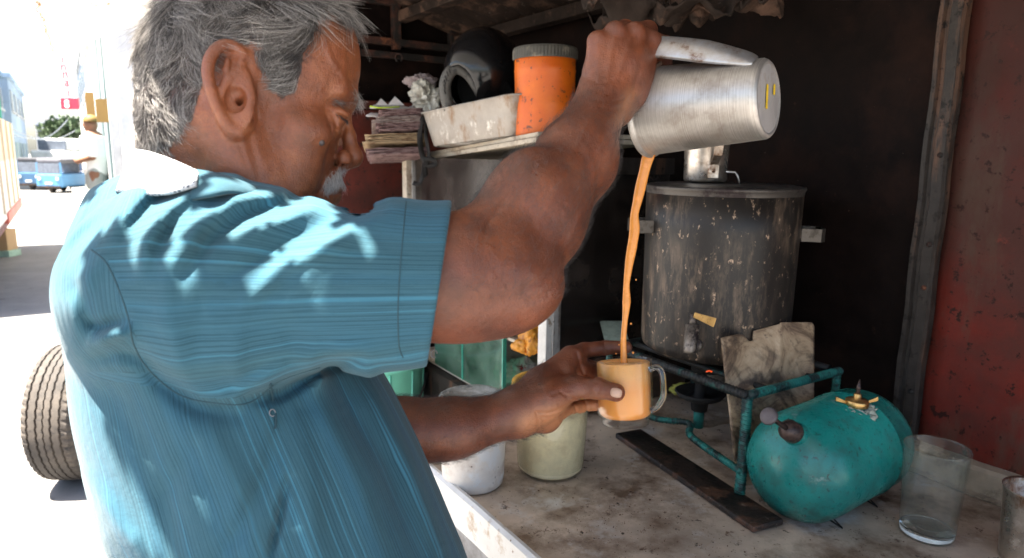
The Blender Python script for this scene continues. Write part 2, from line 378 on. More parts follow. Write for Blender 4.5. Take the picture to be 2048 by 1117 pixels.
DI = [cc(1326, 128, .835), cc(1296, 110, .845), cc(1254, 106, .835), cc(1214, 118, .825)]
TI = [cc(1306, 146, .818), cc(1270, 135, .825), cc(1238, 135, .812), cc(1206, 140, .805)]
def f_rhand(p): return f_rhand0(p/np.float32(.965))*.965
def f_rhand0(p):
    WRI = cc(1205, 195, .760)
    d = chain(p, [cc(1200, 205, .760), cc(1200, 160, .762), KN[3]], [.023, .019, .0115], .012)
    d = smin(d, chain(p, [cc(1210, 195, .760), cc(1225, 130, .765), KN[2]], [.023, .020, .0118], .012), .012)
    d = smin(d, chain(p, [cc(1218, 195, .765), cc(1250, 130, .772), KN[1]], [.022, .020, .0122], .012), .012)
    d = smin(d, chain(p, [cc(1225, 200, .770), cc(1268, 140, .785), KN[0]], [.021, .019, .0120], .012), .012)
    d = smin(d, chain(p, [cc(1236, 225, .775), cc(1265, 185, .790), cc(1285, 135, .800)], [.016, .0175, .0135], .01), .014)   # thenar
    for i in range(4):
        r = [.0122, .0125, .0120, .0105][i]
        g = chain(p, [KN[i], PI_[i], DI[i], TI[i]], [r, r*.92, r*.84, r*.74], .004)
        d = smin(d, g, .004)
    th = chain(p, [cc(1272, 165, .792), cc(1300, 120, .812), cc(1322, 108, .822)], [.0125, .0108, .0090], .004)
    d = smin(d, th, .004)
    nf = np.abs(d) < .006
    if nf.any():
        px = px_of(p[nf])
        dd = linesum(px, (([(1290, 90), (1262, 150), (1240, 200)], -.0010, 7), ([(1262, 80), (1240, 140), (1222, 180)], -.0012, 6), ([(1228, 80), (1216, 140), (1208, 190)], -.0011, 6), ([(1196, 95), (1196, 150), (1200, 190)], -.0008, 6),
                          ([(1160, 150), (1200, 168), (1240, 160)], .0010, 5), ([(1275, 150), (1262, 195), (1245, 235)], .0012, 4), ([(1262, 150), (1250, 190), (1236, 220)], .0008, 4)))
        d[nf] += dd
    return d
# ------------------------------------------------------------------ far (left) arm and hand round the mug
MUGB = cc(1251, 850, .845); MUGT = cc(1246, 720, .845)
def f_larm(p):
    d = chain(p, [cc(600, 860, .77), cc(800, 862, .785), cc(900, 855, .795), cc(1030, 829, .815)], [.040, .0340, .0302, .0272], .02)
    d = smin(d, ell(p, cc(850, 866, .785), (.06, .022, .028)), .03)
    return smin(d, f_lhand(p), .010)
LM = [cc(1140, 712, .868), cc(1132, 742, .882), cc(1130, 780, .884), cc(1128, 815, .876)]
def f_lhand(p):
    w1 = cc(1035, 820, .815)
    d = chain(p, [w1, cc(1085, 770, .842), LM[0]], [.024, .021, .0125], .012)
    d = smin(d, chain(p, [w1, cc(1085, 785, .850), LM[1]], [.024, .020, .013], .012), .012)
    d = smin(d, chain(p, [w1, cc(1085, 808, .850), LM[2]], [.024, .020, .013], .012), .012)
    d = smin(d, chain(p, [cc(1040, 832, .815), cc(1090, 834, .842), LM[3]], [.022, .0175, .012], .012), .012)
    d = smin(d, chain(p, [cc(1045, 815, .812), cc(1090, 800, .815), cc(1148, 777, .822)], [.021, .0225, .0150], .01), .014)  # thenar
    fing = [([LM[0], cc(1168, 701, .893), cc(1212, 696, .902), cc(1251, 695, .896)], .0102),
            ([LM[1], cc(1168, 733, .908), cc(1210, 742, .912), cc(1248, 745, .900)], .0105),
            ([LM[2], cc(1166, 776, .910), cc(1206, 780, .912), cc(1244, 780, .900)], .0102),
            ([LM[3], cc(1160, 812, .898), cc(1192, 808, .902), cc(1225, 806, .894)], .0092)]
    for pts, r in fing:
        d = smin(d, chain(p, pts, [r*1.12, r, r*.93, r*.84], .003), .0045)
    d = smin(d, chain(p, [cc(1138, 728, .866), cc(1160, 738, .880), cc(1190, 745, .896)], [.0120, .0118, .0105], .006), .008)
    # web of the thumb and the near skin fold
    d = smin(d, chain(p, [cc(1150, 772, .832), cc(1135, 740, .850), cc(1150, 712, .868)], [.0085, .0085, .0085], .006), .008)
    th = chain(p, [cc(1145, 776, .824), cc(1196, 777, .8135), cc(1230, 785, .8035)], [.0150, .0118, .0104], .006)
    th = smin(th, ell(p, cc(1233, 786, .8035), (.0092, .0088, .0075)), .005)
    th = smin(th, ell(p, cc(1194, 777, .813), (.010, .0112, .010)), .005)
    d = smin(d, th, .006)
    # the mug's body pushes the skin out of its way
    ax = (MUGT-MUGB); L_ = np.linalg.norm(ax); ax = (ax/L_).astype(np.float32); q = p-MUGB.astype(np.float32); t = q@ax
    rad = np.linalg.norm(q-t[:, None]*ax, axis=1)-.0357
    d = smax(d, -np.maximum(rad, np.abs(t-L_/2)-L_/2-.02), .0015)
    nf = np.abs(d) < .006
    if nf.any():
        px = px_of(p[nf]); z4 = lambda X, Y: (1000+X/4.295, 640+Y/4.295)
        dd = linesum(px, [([z4(*a) for a in ln], am*1.6, w) for ln, am, w in (([(310, 790), (330, 870), (325, 960)], .0010, 2.2), ([(330, 800), (420, 800), (540, 760), (680, 690)], .0007, 2.5), ([(560, 640), (620, 670), (690, 680)], .0009, 2.2), ([(520, 620), (600, 690), (660, 720)], .0006, 2.2),
                          ([(360, 840), (480, 830), (560, 790)], .0006, 2.2), ([(530, 850), (560, 790), (640, 700)], .0009, 3), ([(835, 540), (850, 580), (838, 640)], .0007, 2), ([(815, 530), (822, 600)], .0005, 2), ([(865, 550), (860, 600)], .0004, 2),
                          ([(660, 290), (690, 400), (720, 470), (800, 500)], .0014, 3), ([(895, 200), (905, 280)], .0009, 2), ([(1020, 190), (1030, 250)], .0006, 2), ([(640, 740), (660, 800)], .0009, 2.2), ([(700, 670), (740, 720), (745, 780)], .0012, 2.5),
                          ([(450, 640), (600, 600)], .0004, 4), ([(380, 560), (500, 480), (600, 430)], -.0007, 6))])
        d[nf] += dd
    return d
# ------------------------------------------------------------------ shirt
ROWS = np.array([  # photo row: left edge, right edge, half depth
    (335, 300, 470, .05), (360, 245, 560, .08), (395, 180, 620, .105), (440, 152, 690, .13), (500, 124, 722, .15), (600, 116, 735, .165), (700, 128, 742, .17), (800, 140, 790, .172),
    (900, 167, 838, .172), (1000, 198, 880, .172), (1117, 262, 928, .172), (1250, 330, 975, .172), (1400, 400, 1020, .17)], float)
TZ = .70
def _tangent():      # centre and half width of each row's ellipse whose outline, seen in perspective, meets the edges
    out = []
    for py, a, b, hz in ROWS:
        m1, m2 = (a-CX)/F, (b-CX)/F; xc, hx = (m1+m2)/2*TZ, (m2-m1)/2*TZ
        for _ in range(60):
            A1 = math.sqrt(hx*hx+m1*m1*hz*hz); A2 = math.sqrt(hx*hx+m2*m2*hz*hz)
            xc = ((m1*TZ+A1)+(m2*TZ-A2))/2; hx *= ((m2-m1)*TZ)/(A1+A2)
        out.append((xc, max(hx, .04)))
    return np.array(out)
TAN = _tangent()
def rowi(py):        # smooth interpolation of centre, half width, half depth
    t = np.interp(py, ROWS[:, 0], np.arange(len(ROWS))); i = np.clip(t.astype(int), 0, len(ROWS)-2); f = t-i
    D = np.concatenate([TAN, ROWS[:, 3:4]], 1); Dp = np.vstack([2*D[0]-D[1], D, 2*D[-1]-D[-2]])
    p0, p1, p2, p3 = Dp[i], Dp[i+1], Dp[i+2], Dp[np.minimum(i+3, len(Dp)-1)]; f = f[:, None]
    r = .5*((2*p1)+(-p0+p2)*f+(2*p0-5*p1+4*p2-p3)*f*f+(-p0+3*p1-3*p2+p3)*f**3); return r[:, 0], r[:, 1], r[:, 2]
def f_torso(p):
    y = p[:, 1]; py = CY-F*y/TZ
    xc, hx, hz = rowi(py); X = (p[:, 0]-xc)/hx; Q = (p[:, 2]-TZ)/hz
    k = np.sqrt(X*X+Q*Q)
    d = (k-1)*np.minimum(hx, hz)
    d = smax(d, y-(CY-338)/F*TZ, .03); d = smax(d, -(y-(CY-1395)/F*TZ), .01)
    return d
SLV = [(cc(350, 566, .575), .080), (cc(450, 572, .575), .086), (cc(600, 572, .575), .0660), (cc(740, 570, .58), .0665), (cc(900, 567, .582), .0705)]
AX_A, AX_B = SLV[0][0], SLV[-1][0]; ARM_AX = (AX_B-AX_A)/np.linalg.norm(AX_B-AX_A)
CUFF_N = np.array([.985, -.15, .11]); CUFF_N /= np.linalg.norm(CUFF_N); CUFF_P = cc(879, 567, .58)
FOLD = [([(655, 398), (700, 406), (752, 412)], -.0105, 24),   # ridges (+) and grooves (-) of the near side: photo polyline, metres, width px
    ([(640, 412), (590, 430), (530, 455), (470, 482)], .0060, 14), ([(700, 470), (640, 500), (560, 545), (490, 605)], .0060, 16), ([(560, 385), (470, 400), (400, 450), (340, 530)], .0070, 17),
    ([(470, 355), (400, 385), (330, 430), (290, 480), (285, 540)], .0080, 20), ([(430, 368), (352, 430), (318, 500)], -.0060, 13), ([(600, 400), (500, 430), (420, 480), (370, 560)], -.0060, 15), ([(660, 440), (560, 495), (450, 560)], -.0050, 14),
    ([(330, 345), (270, 400), (225, 470)], .0060, 22), ([(380, 360), (300, 410), (250, 470)], -.0050, 15), ([(800, 410), (740, 440), (640, 520), (560, 620)], .0035, 24), ([(760, 412), (690, 436)], -.0035, 14),
    ([(420, 560), (400, 640), (390, 740)], -.0025, 26), ([(330, 540), (330, 640), (370, 720)], .0018, 24), ([(480, 640), (470, 720), (480, 770)], .0025, 22), ([(560, 640), (600, 700), (560, 760)], -.0020, 22), ([(820, 720), (700, 700), (600, 715), (520, 770), (480, 800)], .0035, 18),
    ([(185, 688), (220, 672), (258, 664)], .0085, 13), ([(170, 640), (200, 655), (250, 640)], -.0055, 12), ([(190, 720), (240, 705), (290, 720)], -.0045, 14), ([(150, 560), (170, 620)], -.0040, 16), ([(130, 520), (160, 480), (200, 440)], -.0050, 16), ([(200, 520), (170, 560), (150, 620), (150, 700)], .004, 20),
    ([(265, 690), (320, 760), (390, 812), (470, 830)], -.0060, 20), ([(290, 800), (420, 880), (480, 980), (500, 1117)], .0040, 34), ([(200, 760), (290, 900), (360, 1060)], -.0030, 34), ([(560, 830), (545, 920), (480, 1060), (440, 1117)], -.0050, 20), ([(575, 960), (560, 1040), (540, 1117)], -.0085, 8),
    ([(640, 740), (660, 850), (720, 960), (760, 1117)], .0055, 34), ([(650, 715), (700, 820), (770, 930), (840, 1117)], -.0070, 24), ([(720, 715), (760, 800), (820, 930), (880, 1090)], .0050, 22), ([(590, 850), (620, 960), (630, 1117)], .0040, 24),
    ([(500, 800), (560, 790), (640, 740), (720, 715)], -.0080, 15), ([(400, 800), (470, 790), (560, 735)], .0035, 16), ([(180, 960), (240, 1060), (290, 1117)], .004, 22), ([(380, 900), (330, 1000), (350, 1117)], -.003, 24)]
def folds(p):
    px = px_of(p); lo = p[:, 2] < .74
    return linesum(px, FOLD, 1.5, 2.2)*lo
def f_sleeve(p):
    d = chain(p, [s[0] for s in SLV], [s[1] for s in SLV], .03)
    # flattened slightly so it hangs
    d = smin(d, chain(p, [cc(330, 600, .58), cc(470, 690, .60), cc(620, 640, .60)], [.075, .040, .045], .03), .03)
    return smax(d, (p-CUFF_P.astype(np.float32))@CUFF_N.astype(np.float32), .002)
def f_shirt_raw(p):
    return smin(f_torso(p), f_sleeve(p), .020)
def f_shirt(p):
    d = f_shirt_raw(p)
    nf = np.abs(d) < .018
    if nf.any(): d[nf] -= folds(p[nf])
    inner = chain(p, [cc(620, 566, .58), cc(740, 566, .58), cc(1000, 567, .585)], [.055, .0600, .0615], .02)
    return smax(d, -inner, .001)
SEAM = [(183, 500), (214, 528), (240, 585), (258, 640), (268, 690), (300, 742), (360, 790), (430, 806), (498, 806), (560, 762), (640, 735)]
def hairmat(name, cols, rough=.45):
    m, nt, b = nmat(name); hi = N(nt, 'ShaderNodeHairInfo'); r = ramp(nt, hi.outputs['Random'], cols); nt.links.new(r.outputs[0], b.inputs['Base Color'])
    b.inputs['Roughness'].default_value = rough; b.inputs['Specular IOR Level'].default_value = .5; return m
M_hair_dark = hairmat('hair_dark', [(0, (.012, .010, .010)), (.6, (.035, .03, .03)), (1, (.10, .09, .085))])
M_hair_grey = hairmat('hair_grey', [(0, (.045, .040, .036)), (.45, (.15, .135, .125)), (.8, (.34, .31, .29)), (1, (.60, .56, .53))])
M_hair_white = hairmat('hair_white', [(0, (.25, .23, .22)), (.6, (.55, .52, .50)), (1, (.75, .72, .7))])
def skin():
    m, nt, b = nmat('skin'); ta = N(nt, 'ShaderNodeAttribute', attribute_name='tone'); ar = N(nt, 'ShaderNodeAttribute', attribute_name='arm'); sc = N(nt, 'ShaderNodeAttribute', attribute_name='scalp')
    n1 = noise(nt, 22, 6, .6); n2 = noise(nt, 70, 5, .65); n3 = noise(nt, 600, 3, .6)
    face = ramp(nt, n1.outputs[0], [(.32, (.165, .050, .021)), (.5, (.27, .083, .034)), (.66, (.37, .128, .052))]).outputs[0]
    armc = ramp(nt, n1.outputs[0], [(.34, (.105, .031, .015)), (.52, (.185, .054, .024)), (.66, (.265, .082, .036))]).outputs[0]
    c = mix(nt, ar.outputs['Fac'], face, armc)
    c = mix(nt, ramp(nt, n2.outputs[0], [(.45, 0.), (.72, .35)]).outputs[0], c, (.115, .045, .032))
    c = mix(nt, ramp(nt, n3.outputs[0], [(.35, .30), (.6, 0.)]).outputs[0], c, (.11, .045, .03))
    c = mix(nt, ta.outputs['Fac'], c, (.44, .185, .085))
    c = mix(nt, sc.outputs['Fac'], c, (.05, .038, .034))
    nt.links.new(c, b.inputs['Base Color'])
    b.inputs['Subsurface Weight'].default_value = .12; b.inputs['Subsurface Radius'].default_value = (1, .35, .2); b.inputs['Subsurface Scale'].default_value = .004
    rr = ramp(nt, n2.outputs[0], [(.3, .26), (.7, .44)]); nt.links.new(rr.outputs[0], b.inputs['Roughness'])
    v = N(nt, 'ShaderNodeTexVoronoi'); v.inputs['Scale'].default_value = 950; nt.links.new(nt.nodes['TC'].outputs['Position'], v.inputs['Vector'])
    b1 = bump(nt, b, v.outputs['Distance'], .35, .0007); n4 = noise(nt, 260, 5, .7); b2 = bump(nt, b, n4.outputs[0], .55, .0014, prev=b1); bump(nt, b, noise(nt, 75, 4, .6, sc=(1, 1, .6)).outputs[0], .35, .003, prev=b2); return m
M_skin = skin()
def cloth():
    m, nt, b = nmat('striped_cotton'); sa = N(nt, 'ShaderNodeAttribute', attribute_name='stripe'); ra = N(nt, 'ShaderNodeAttribute', attribute_name='run')
    def st(scale, run, det=2, seed=0):
        cb = N(nt, 'ShaderNodeCombineXYZ'); a = N(nt, 'ShaderNodeMath', operation='MULTIPLY', i_1=scale); nt.links.new(sa.outputs['Fac'], a.inputs[0])
        c_ = N(nt, 'ShaderNodeMath', operation='MULTIPLY', i_1=run); nt.links.new(ra.outputs['Fac'], c_.inputs[0]); nt.links.new(a.outputs[0], cb.inputs[0]); nt.links.new(c_.outputs[0], cb.inputs[1]); cb.inputs[2].default_value = seed
        n = N(nt, 'ShaderNodeTexNoise'); n.inputs['Scale'].default_value = 1; n.inputs['Detail'].default_value = det; nt.links.new(cb.outputs[0], n.inputs['Vector']); return n
    big = st(22, .6, 2, 1); thin = st(2600, 60, 1, 7)
    base = ramp(nt, big.outputs[0], [(.3, (.036, .092, .116)), (.5, (.043, .114, .150)), (.7, (.033, .114, .178))]).outputs[0]
    def lines(period, wob, lo, hi, seed):       # woven pinstripes: a periodic line whose place and strength wander
        w = st(1/period*.35, 1.2, 2, seed); a = N(nt, 'ShaderNodeMath', operation='MULTIPLY_ADD', i_1=6.2832/period); a.inputs[2].default_value = 0; nt.links.new(sa.outputs['Fac'], a.inputs[0])
        d = N(nt, 'ShaderNodeMath', operation='MULTIPLY_ADD', i_1=wob); nt.links.new(w.outputs[0], d.inputs[0]); nt.links.new(a.outputs[0], d.inputs[2]); c_ = N(nt, 'ShaderNodeMath', operation='SINE'); nt.links.new(d.outputs[0], c_.inputs[0]); return ramp(nt, c_.outputs[0], [(lo, 0.), (hi, 1.)]).outputs[0]
    def mul(a, b, k):
        m_ = N(nt, 'ShaderNodeMath', operation='MULTIPLY'); nt.links.new(a, m_.inputs[0]); nt.links.new(b, m_.inputs[1]); m2 = N(nt, 'ShaderNodeMath', operation='MULTIPLY', i_1=k); nt.links.new(m_.outputs[0], m2.inputs[0]); return m2.outputs[0]
    c = mix(nt, mul(lines(.0040, 5., .30, .9, 2), ramp(nt, st(120, 9, 2, 3).outputs[0], [(.36, .2), (.6, 1.)]).outputs[0], .62), base, (.014, .045, .065))
    c = mix(nt, mul(lines(.0019, 4., .2, .9, 5), ramp(nt, st(210, 14, 2, 6).outputs[0], [(.42, 0.), (.6, 1.)]).outputs[0], .65), c, (.018, .055, .080))
    c = mix(nt, ramp(nt, thin.outputs[0], [(.3, .25), (.7, 0.)]).outputs[0], c, (.012, .05, .07))
    c = mix(nt, ramp(nt, st(200, 2, 1, 11).outputs[0], [(.62, 0.), (.70, .4)]).outputs[0], c, (.07, .25, .36))
    nt.links.new(c, b.inputs['Base Color']); b.inputs['Roughness'].default_value = .85; b.inputs['Specular IOR Level'].default_value = .15
    b.inputs['Sheen Weight'].default_value = .10
    wv = noise(nt, 1500, 2, .6); w2 = noise(nt, 130, 4, .6); q = bump(nt, b, wv.outputs[0], .25, .0005); q2 = bump(nt, b, thin.outputs[0], .25, .0004, prev=q); q3 = bump(nt, b, w2.outputs[0], .35, .0020, prev=q2)
    return m
M_shirt = cloth(); M_thread = simple('dark_thread', (.02, .06, .08), .8, scale=400)
M_nail = simple('nail', (.52, .33, .24), .3, scale=120, amt=.15, bmp=.05)
M_collar, _nt, _b = nmat('dotted_cotton'); _b.inputs['Roughness'].default_value = .85; _v = N(_nt, 'ShaderNodeTexVoronoi'); _v.inputs['Scale'].default_value = 300; _v.inputs['Randomness'].default_value = .15; _g = noise(_nt, 40, 3); _nt.links.new(_nt.nodes['TC'].outputs['Position'], _v.inputs['Vector'])
_nt.links.new(ramp(_nt, _v.outputs['Distance'], [(.30, (.10, .11, .14)), (.42, (.50, .52, .55))]).outputs[0], _b.inputs['Base Color']); bump(_nt, _b, _v.outputs['Distance'], .5, .001)
M_dotcloth = None
M_trousers = simple('dark_trouser', (.03, .032, .04), .85, scale=120)
M_steel = simple('steel', (.62, .60, .57), .33, 1.0, scale=25, amt=.15, bmp=.10, bscale=90)
M_pin = simple('dull_pin', (.22, .22, .23), .5, .6, None, 90, .2, 0)
M_mole = simple('mole', (.10, .075, .07), .35, scale=300)
# ------------------------------------------------------------------ hair, brows, moustache, fine arm hair
def inpoly(q, poly):
    x, y = q[:, 0], q[:, 1]; ins = np.zeros(len(q), bool); n = len(poly)
    for i in range(n):
        (x1, y1), (x2, y2) = poly[i], poly[(i+1) % n]
        c = ((y1 > y) != (y2 > y)) & (x < (x2-x1)*(y-y1)/(y2-y1+1e-12)+x1); ins ^= c
    return ins
def strands(name, pts, rad, mat, parent, tip=.25):
    """pts: (n, k, 3) world"""
    n, k, _ = pts.shape; hc = bpy.data.hair_curves.new(name); hc.add_curves([k]*n)
    hc.attributes['position'].data.foreach_set('vector', pts.astype(np.float32).ravel())
    r = hc.attributes.get('radius') or hc.attributes.new('radius', 'FLOAT', 'POINT')
    prof = np.linspace(1, tip, k)**.7; rr = (np.asarray(rad)*np.ones(n))[:, None]*prof[None]; r.data.foreach_set('value', rr.astype(np.float32).ravel())
    hc.materials.append(mat); o = bpy.data.objects.new(name, hc); link(o, parent); rel(o, parent); return o
def tri_points(v, q, mask, n):
    """random points on the quads whose centre passes mask; returns points, normals (camera frame)"""
    c = v[q]; cen = c.mean(1); nr = np.cross(c[:, 2]-c[:, 0], c[:, 3]-c[:, 1]); ar = np.linalg.norm(nr, axis=1); nr = nr/(ar[:, None]+1e-12)
    w = ar*mask(cen, nr); w = w/w.sum(); i = RNG.choice(len(q), n, p=w); a, b = RNG.random((2, n, 1))
    pt = (c[i, 0]*(1-a)+c[i, 1]*a)*(1-b)+(c[i, 3]*(1-a)+c[i, 2]*a)*b; return pt, nr[i]
def vnoise(p, sc, seed=0):      # cheap smooth 3-D vector noise
    q = p*sc+seed*7.3; out = np.zeros_like(q)
    for o in (1, 2.1):
        out[:, 0] += np.sin(q[:, 1]*o*1.3+np.sin(q[:, 2]*o*1.7+1.1)*1.6)/o; out[:, 1] += np.sin(q[:, 2]*o*1.2+np.sin(q[:, 0]*o*1.5+2.3)*1.6)/o; out[:, 2] += np.sin(q[:, 0]*o*1.4+np.sin(q[:, 1]*o*1.1+.7)*1.6)/o
    return out
_side = [hl(x, y, .062)[:2] for x, y in ((640, 30), (625, 75), (606, 110), (600, 150), (590, 186), (566, 192), (545, 172), (525, 140), (505, 105), (470, 82), (430, 95), (405, 130), (402, 190), (390, 225), (362, 262), (330, 285), (295, 300))]
HPOLY = [tuple(a) for a in _side]+[(-.10, -.055), (-.14, 0), (-.14, .2), (.03, .2)]
def hairmask(cen, nr=None):
    q = (cen-HC)@HM.astype(float); s = inpoly(q[:, :2], HPOLY); al = np.abs(q[:, 2])
    top = (q[:, 1] > .096+np.clip(q[:, 0]-.05, 0, 1)*.9) & (q[:, 0] < .068) & (al < .05)
    back = (q[:, 0] < -.03) & (q[:, 1] > -.030)
    ear = (al > .0735) & (q[:, 0] > -.035) & (q[:, 0] < .03) & (q[:, 1] < .045)
    return ((s | top | back) & ~ear).astype(float)
def build_hair(per, vh, qh):
    crown = np.array([-.045, .118, 0])
    def grow(n, lenf, lift, wav, rad, mat, name, k=9, seed=0, clf=0., ncl=100, edge=True):
        p, nr = tri_points(vh, qh, lambda c, m: hairmask(c)*(1+1.6*(c[:, 2] < HC[2]))*(1 if edge else (((c-HC)@HM.astype(float))[:, 0] < .0)), n)
        q = (p-HC)@HM.astype(float); nl = nr@HM.astype(float)
        rad_ = q-crown; down = np.array([-.30, -1.0, 0])+np.zeros_like(q)
        w = np.clip((q[:, 1]-.055)/.06, 0, 1)[:, None]
        t = (1-w)*down+w*(rad_/(np.linalg.norm(rad_, axis=1, keepdims=True)+1e-6)+np.array([.35, -.1, 0]))
        front = np.clip((q[:, 0]-.045)/.03, 0, 1)[:, None]*np.clip((q[:, 1]-.09)/.02, 0, 1)[:, None]
        t = t+front*np.array([.2, -.7, -.1])
        clump = vnoise(q, 190, seed)*.30+vnoise(q, 70, seed+3)*.34
        t = t+clump+RNG.normal(0, .20, q.shape); t = t-nl*(t*nl).sum(1, keepdims=True); t /= np.linalg.norm(t, axis=1, keepdims=True)+1e-9
        eardist = np.exp(-((q[:, 0]+.004)/.030)**4)*(np.abs(q[:, 2]) > .03)*(q[:, 1] < .085)
        low = (1-.55*eardist)*np.clip((q[:, 1]+.02)/.07, .35, 1)*np.where((q[:, 0] > .015) & (q[:, 1] < .06), .62, 1.)
        ln = lenf*low*RNG.uniform(.65, 1.2, len(q)); ln = ln*(1+.10*front[:, 0])
        side = np.cross(nl, t); ph = RNG.uniform(0, 6.28, len(q))+vnoise(q, 120, seed+5)[:, 0]*2; cv = np.clip(RNG.normal(0, 1, len(q)), -1.2, 1.2)*wav*.6+vnoise(q, 90, seed+9)[:, 1]*wav
        out = np.zeros((len(q), k, 3)); lf = lift*RNG.uniform(.5, 1.5, len(q))
        for j in range(k):
            s = j/(k-1); h = lf*(1-(1-s)**2)*ln/ .02*.6
            out[:, j] = q+t*(ln*s)[:, None]+nl*(h*(1-.55*s*s))[:, None]+side*(cv*s*s*ln*1.0+np.sin(s*4.2+ph)*wav*.16*ln*s)[:, None]
        if clf > 0:      # gather the strands into locks
            G = RNG.choice(len(q), ncl, replace=False); near_ = np.empty(len(q), int)
            for st in range(0, len(q), 2000):
                dd = ((q[st:st+2000, None, :]-q[G][None])**2).sum(-1); near_[st:st+2000] = G[dd.argmin(1)]
            off = q-q[near_]
            for j in range(k):
                s = j/(k-1); tgt = out[near_, j]+off*(1-s)*.9+off*.12; out[:, j] += (tgt-out[:, j])*clf*s**.7
        out += RNG.normal(0, .00018, out.shape)*np.linspace(0, 1, k)[None, :, None]
        strands(name, c2w(h2c(out.reshape(-1, 3))).reshape(out.shape), rad*RNG.uniform(.7, 1.25, len(q)), mat, per)
    grow(15000, .025, .0046, .75, .00011, M_hair_dark, 'hair', seed=1, clf=.55, ncl=1000)
    grow(15000, .031, .0066, .95, .00012, M_hair_grey, 'hair', seed=2, clf=.62, ncl=850)
    grow(320, .028, .0085, 1.2, .00009, M_hair_grey, 'hair', seed=4, edge=False)
    # eyebrows: near and far
    def tuft(name, path, n, ln, dirv, rad, mat, spread=.0035, l_=None, jit=.35, k=6):
        A = np.array(path); t = RNG.random(n)*(len(A)-1); i = t.astype(int); f = (t-i)[:, None]; p = A[i]*(1-f)+A[np.minimum(i+1, len(A)-1)]*f+RNG.normal(0, spread, (n, 3))*np.array([.6, 1, .6])
        # drop to the skin surface
        for _ in range(3):
            c = h2c(p).astype(np.float32); d0 = f_head(c)[:, None]; e = 5e-4; g = np.stack([(f_head((c+np.eye(3, dtype=np.float32)[a]*e))-d0[:, 0])/e for a in range(3)], 1); g /= np.linalg.norm(g, axis=1, keepdims=True)+1e-9; p = ((c-g*d0)-HC)@HM.astype(float)
        gl = g@HM.astype(float); d = np.asarray(dirv)+RNG.normal(0, jit, (n, 3)); d -= gl*(d*gl).sum(1, keepdims=True)*.75; d /= np.linalg.norm(d, axis=1, keepdims=True)
        L_ = ln*RNG.uniform(.6, 1.3, n)[:, None]; out = np.stack([p+d*L_*s+gl*L_*(.35*s)-gl*L_*.1*s*s+np.array([0, -1, 0])*L_*.25*s*s for s in np.linspace(0, 1, k)], 1)
        return strands(name, c2w(h2c(out.reshape(-1, 3))).reshape(out.shape), rad, mat, per)
    tuft('eyebrow', [hl(655, 197, .040), hl(676, 190, .032), hl(700, 192, .020), hl(712, 196, .008)], 220, .0060, (.8, -.25, .4), .00008, M_hair_grey, .0026)
    tuft('eyebrow', [(.094, .042, -.010), (.092, .042, -.022), (.082, .040, -.036)], 110, .0055, (.9, -.3, -.5), .00009, M_hair_white, .0025)
    tuft('eyebrow', [hl(708, 198, .010), hl(714, 205, .002)], 70, .0085, (1.0, -.4, .2), .00009, M_hair_white, .002)
    tuft('moustache', [hl(652, 375, .026), hl(664, 362, .022), hl(676, 354, .014), hl(689, 352, .004)], 1500, .0048, (.30, -1, .25), .00009, M_hair_white, .0034, jit=.25)
    tuft('moustache', [(.100, -.035, -.002), (.096, -.038, -.014), (.090, -.041, -.022)], 700, .0062, (.35, -1, -.25), .00009, M_hair_white, .003, jit=.25)
    def stubble(n):
        p, nr = tri_points(vh, qh, lambda c, m: (lambda q: ((q[:, 1] < -.018) & (q[:, 0] > .018) & (q[:, 1] < .9*(q[:, 0]-.05)+.01-.03+.02) & (q[:, 2] > 0)).astype(float)+.02*((q[:, 0] > .02) & (q[:, 1] < -.01)))((c-HC)@HM.astype(float)), n)
        q = (p-HC)@HM.astype(float); nl = nr@HM.astype(float); L_ = RNG.uniform(.0008, .0018, (n, 1)); d = nl*.6+np.array([.15, -.8, 0])+RNG.normal(0, .3, q.shape); d /= np.linalg.norm(d, axis=1, keepdims=True)
        out = np.stack([q+d*L_*s_ for s_ in (0, .5, 1)], 1); strands('stubble', c2w(h2c(out.reshape(-1, 3))).reshape(out.shape), .00005, M_hair_grey, per)
    stubble(1500)
    tuft('eyelash', [hl(671, 229, .043), hl(682, 235, .036), hl(692, 241, .028)], 110, .0034, (.7, -.6, .3), .00010, M_hair_dark, .0004, jit=.15)
def arm_hair(per, v, q, n, mask, ln, along, name='arm_hair'):
    p, nr = tri_points(v, q, mask, n)
    t = np.asarray(along)+RNG.normal(0, .55, p.shape)+vnoise(p, 160)*.3; t -= nr*(t*nr).sum(1, keepdims=True); t /= np.linalg.norm(t, axis=1, keepdims=True)
    L_ = ln*RNG.uniform(.4, 1.3, n)[:, None]; side = np.cross(nr, t)*RNG.normal(0, .5, (n, 1))
    out = np.stack([p+t*L_*s+nr*L_*(.75*s-.35*s*s)+side*L_*s*s for s in np.linspace(0, 1, 5)], 1)
    strands(name, c2w(out.reshape(-1, 3)).reshape(out.shape), .000065, M_hair_dark, per)
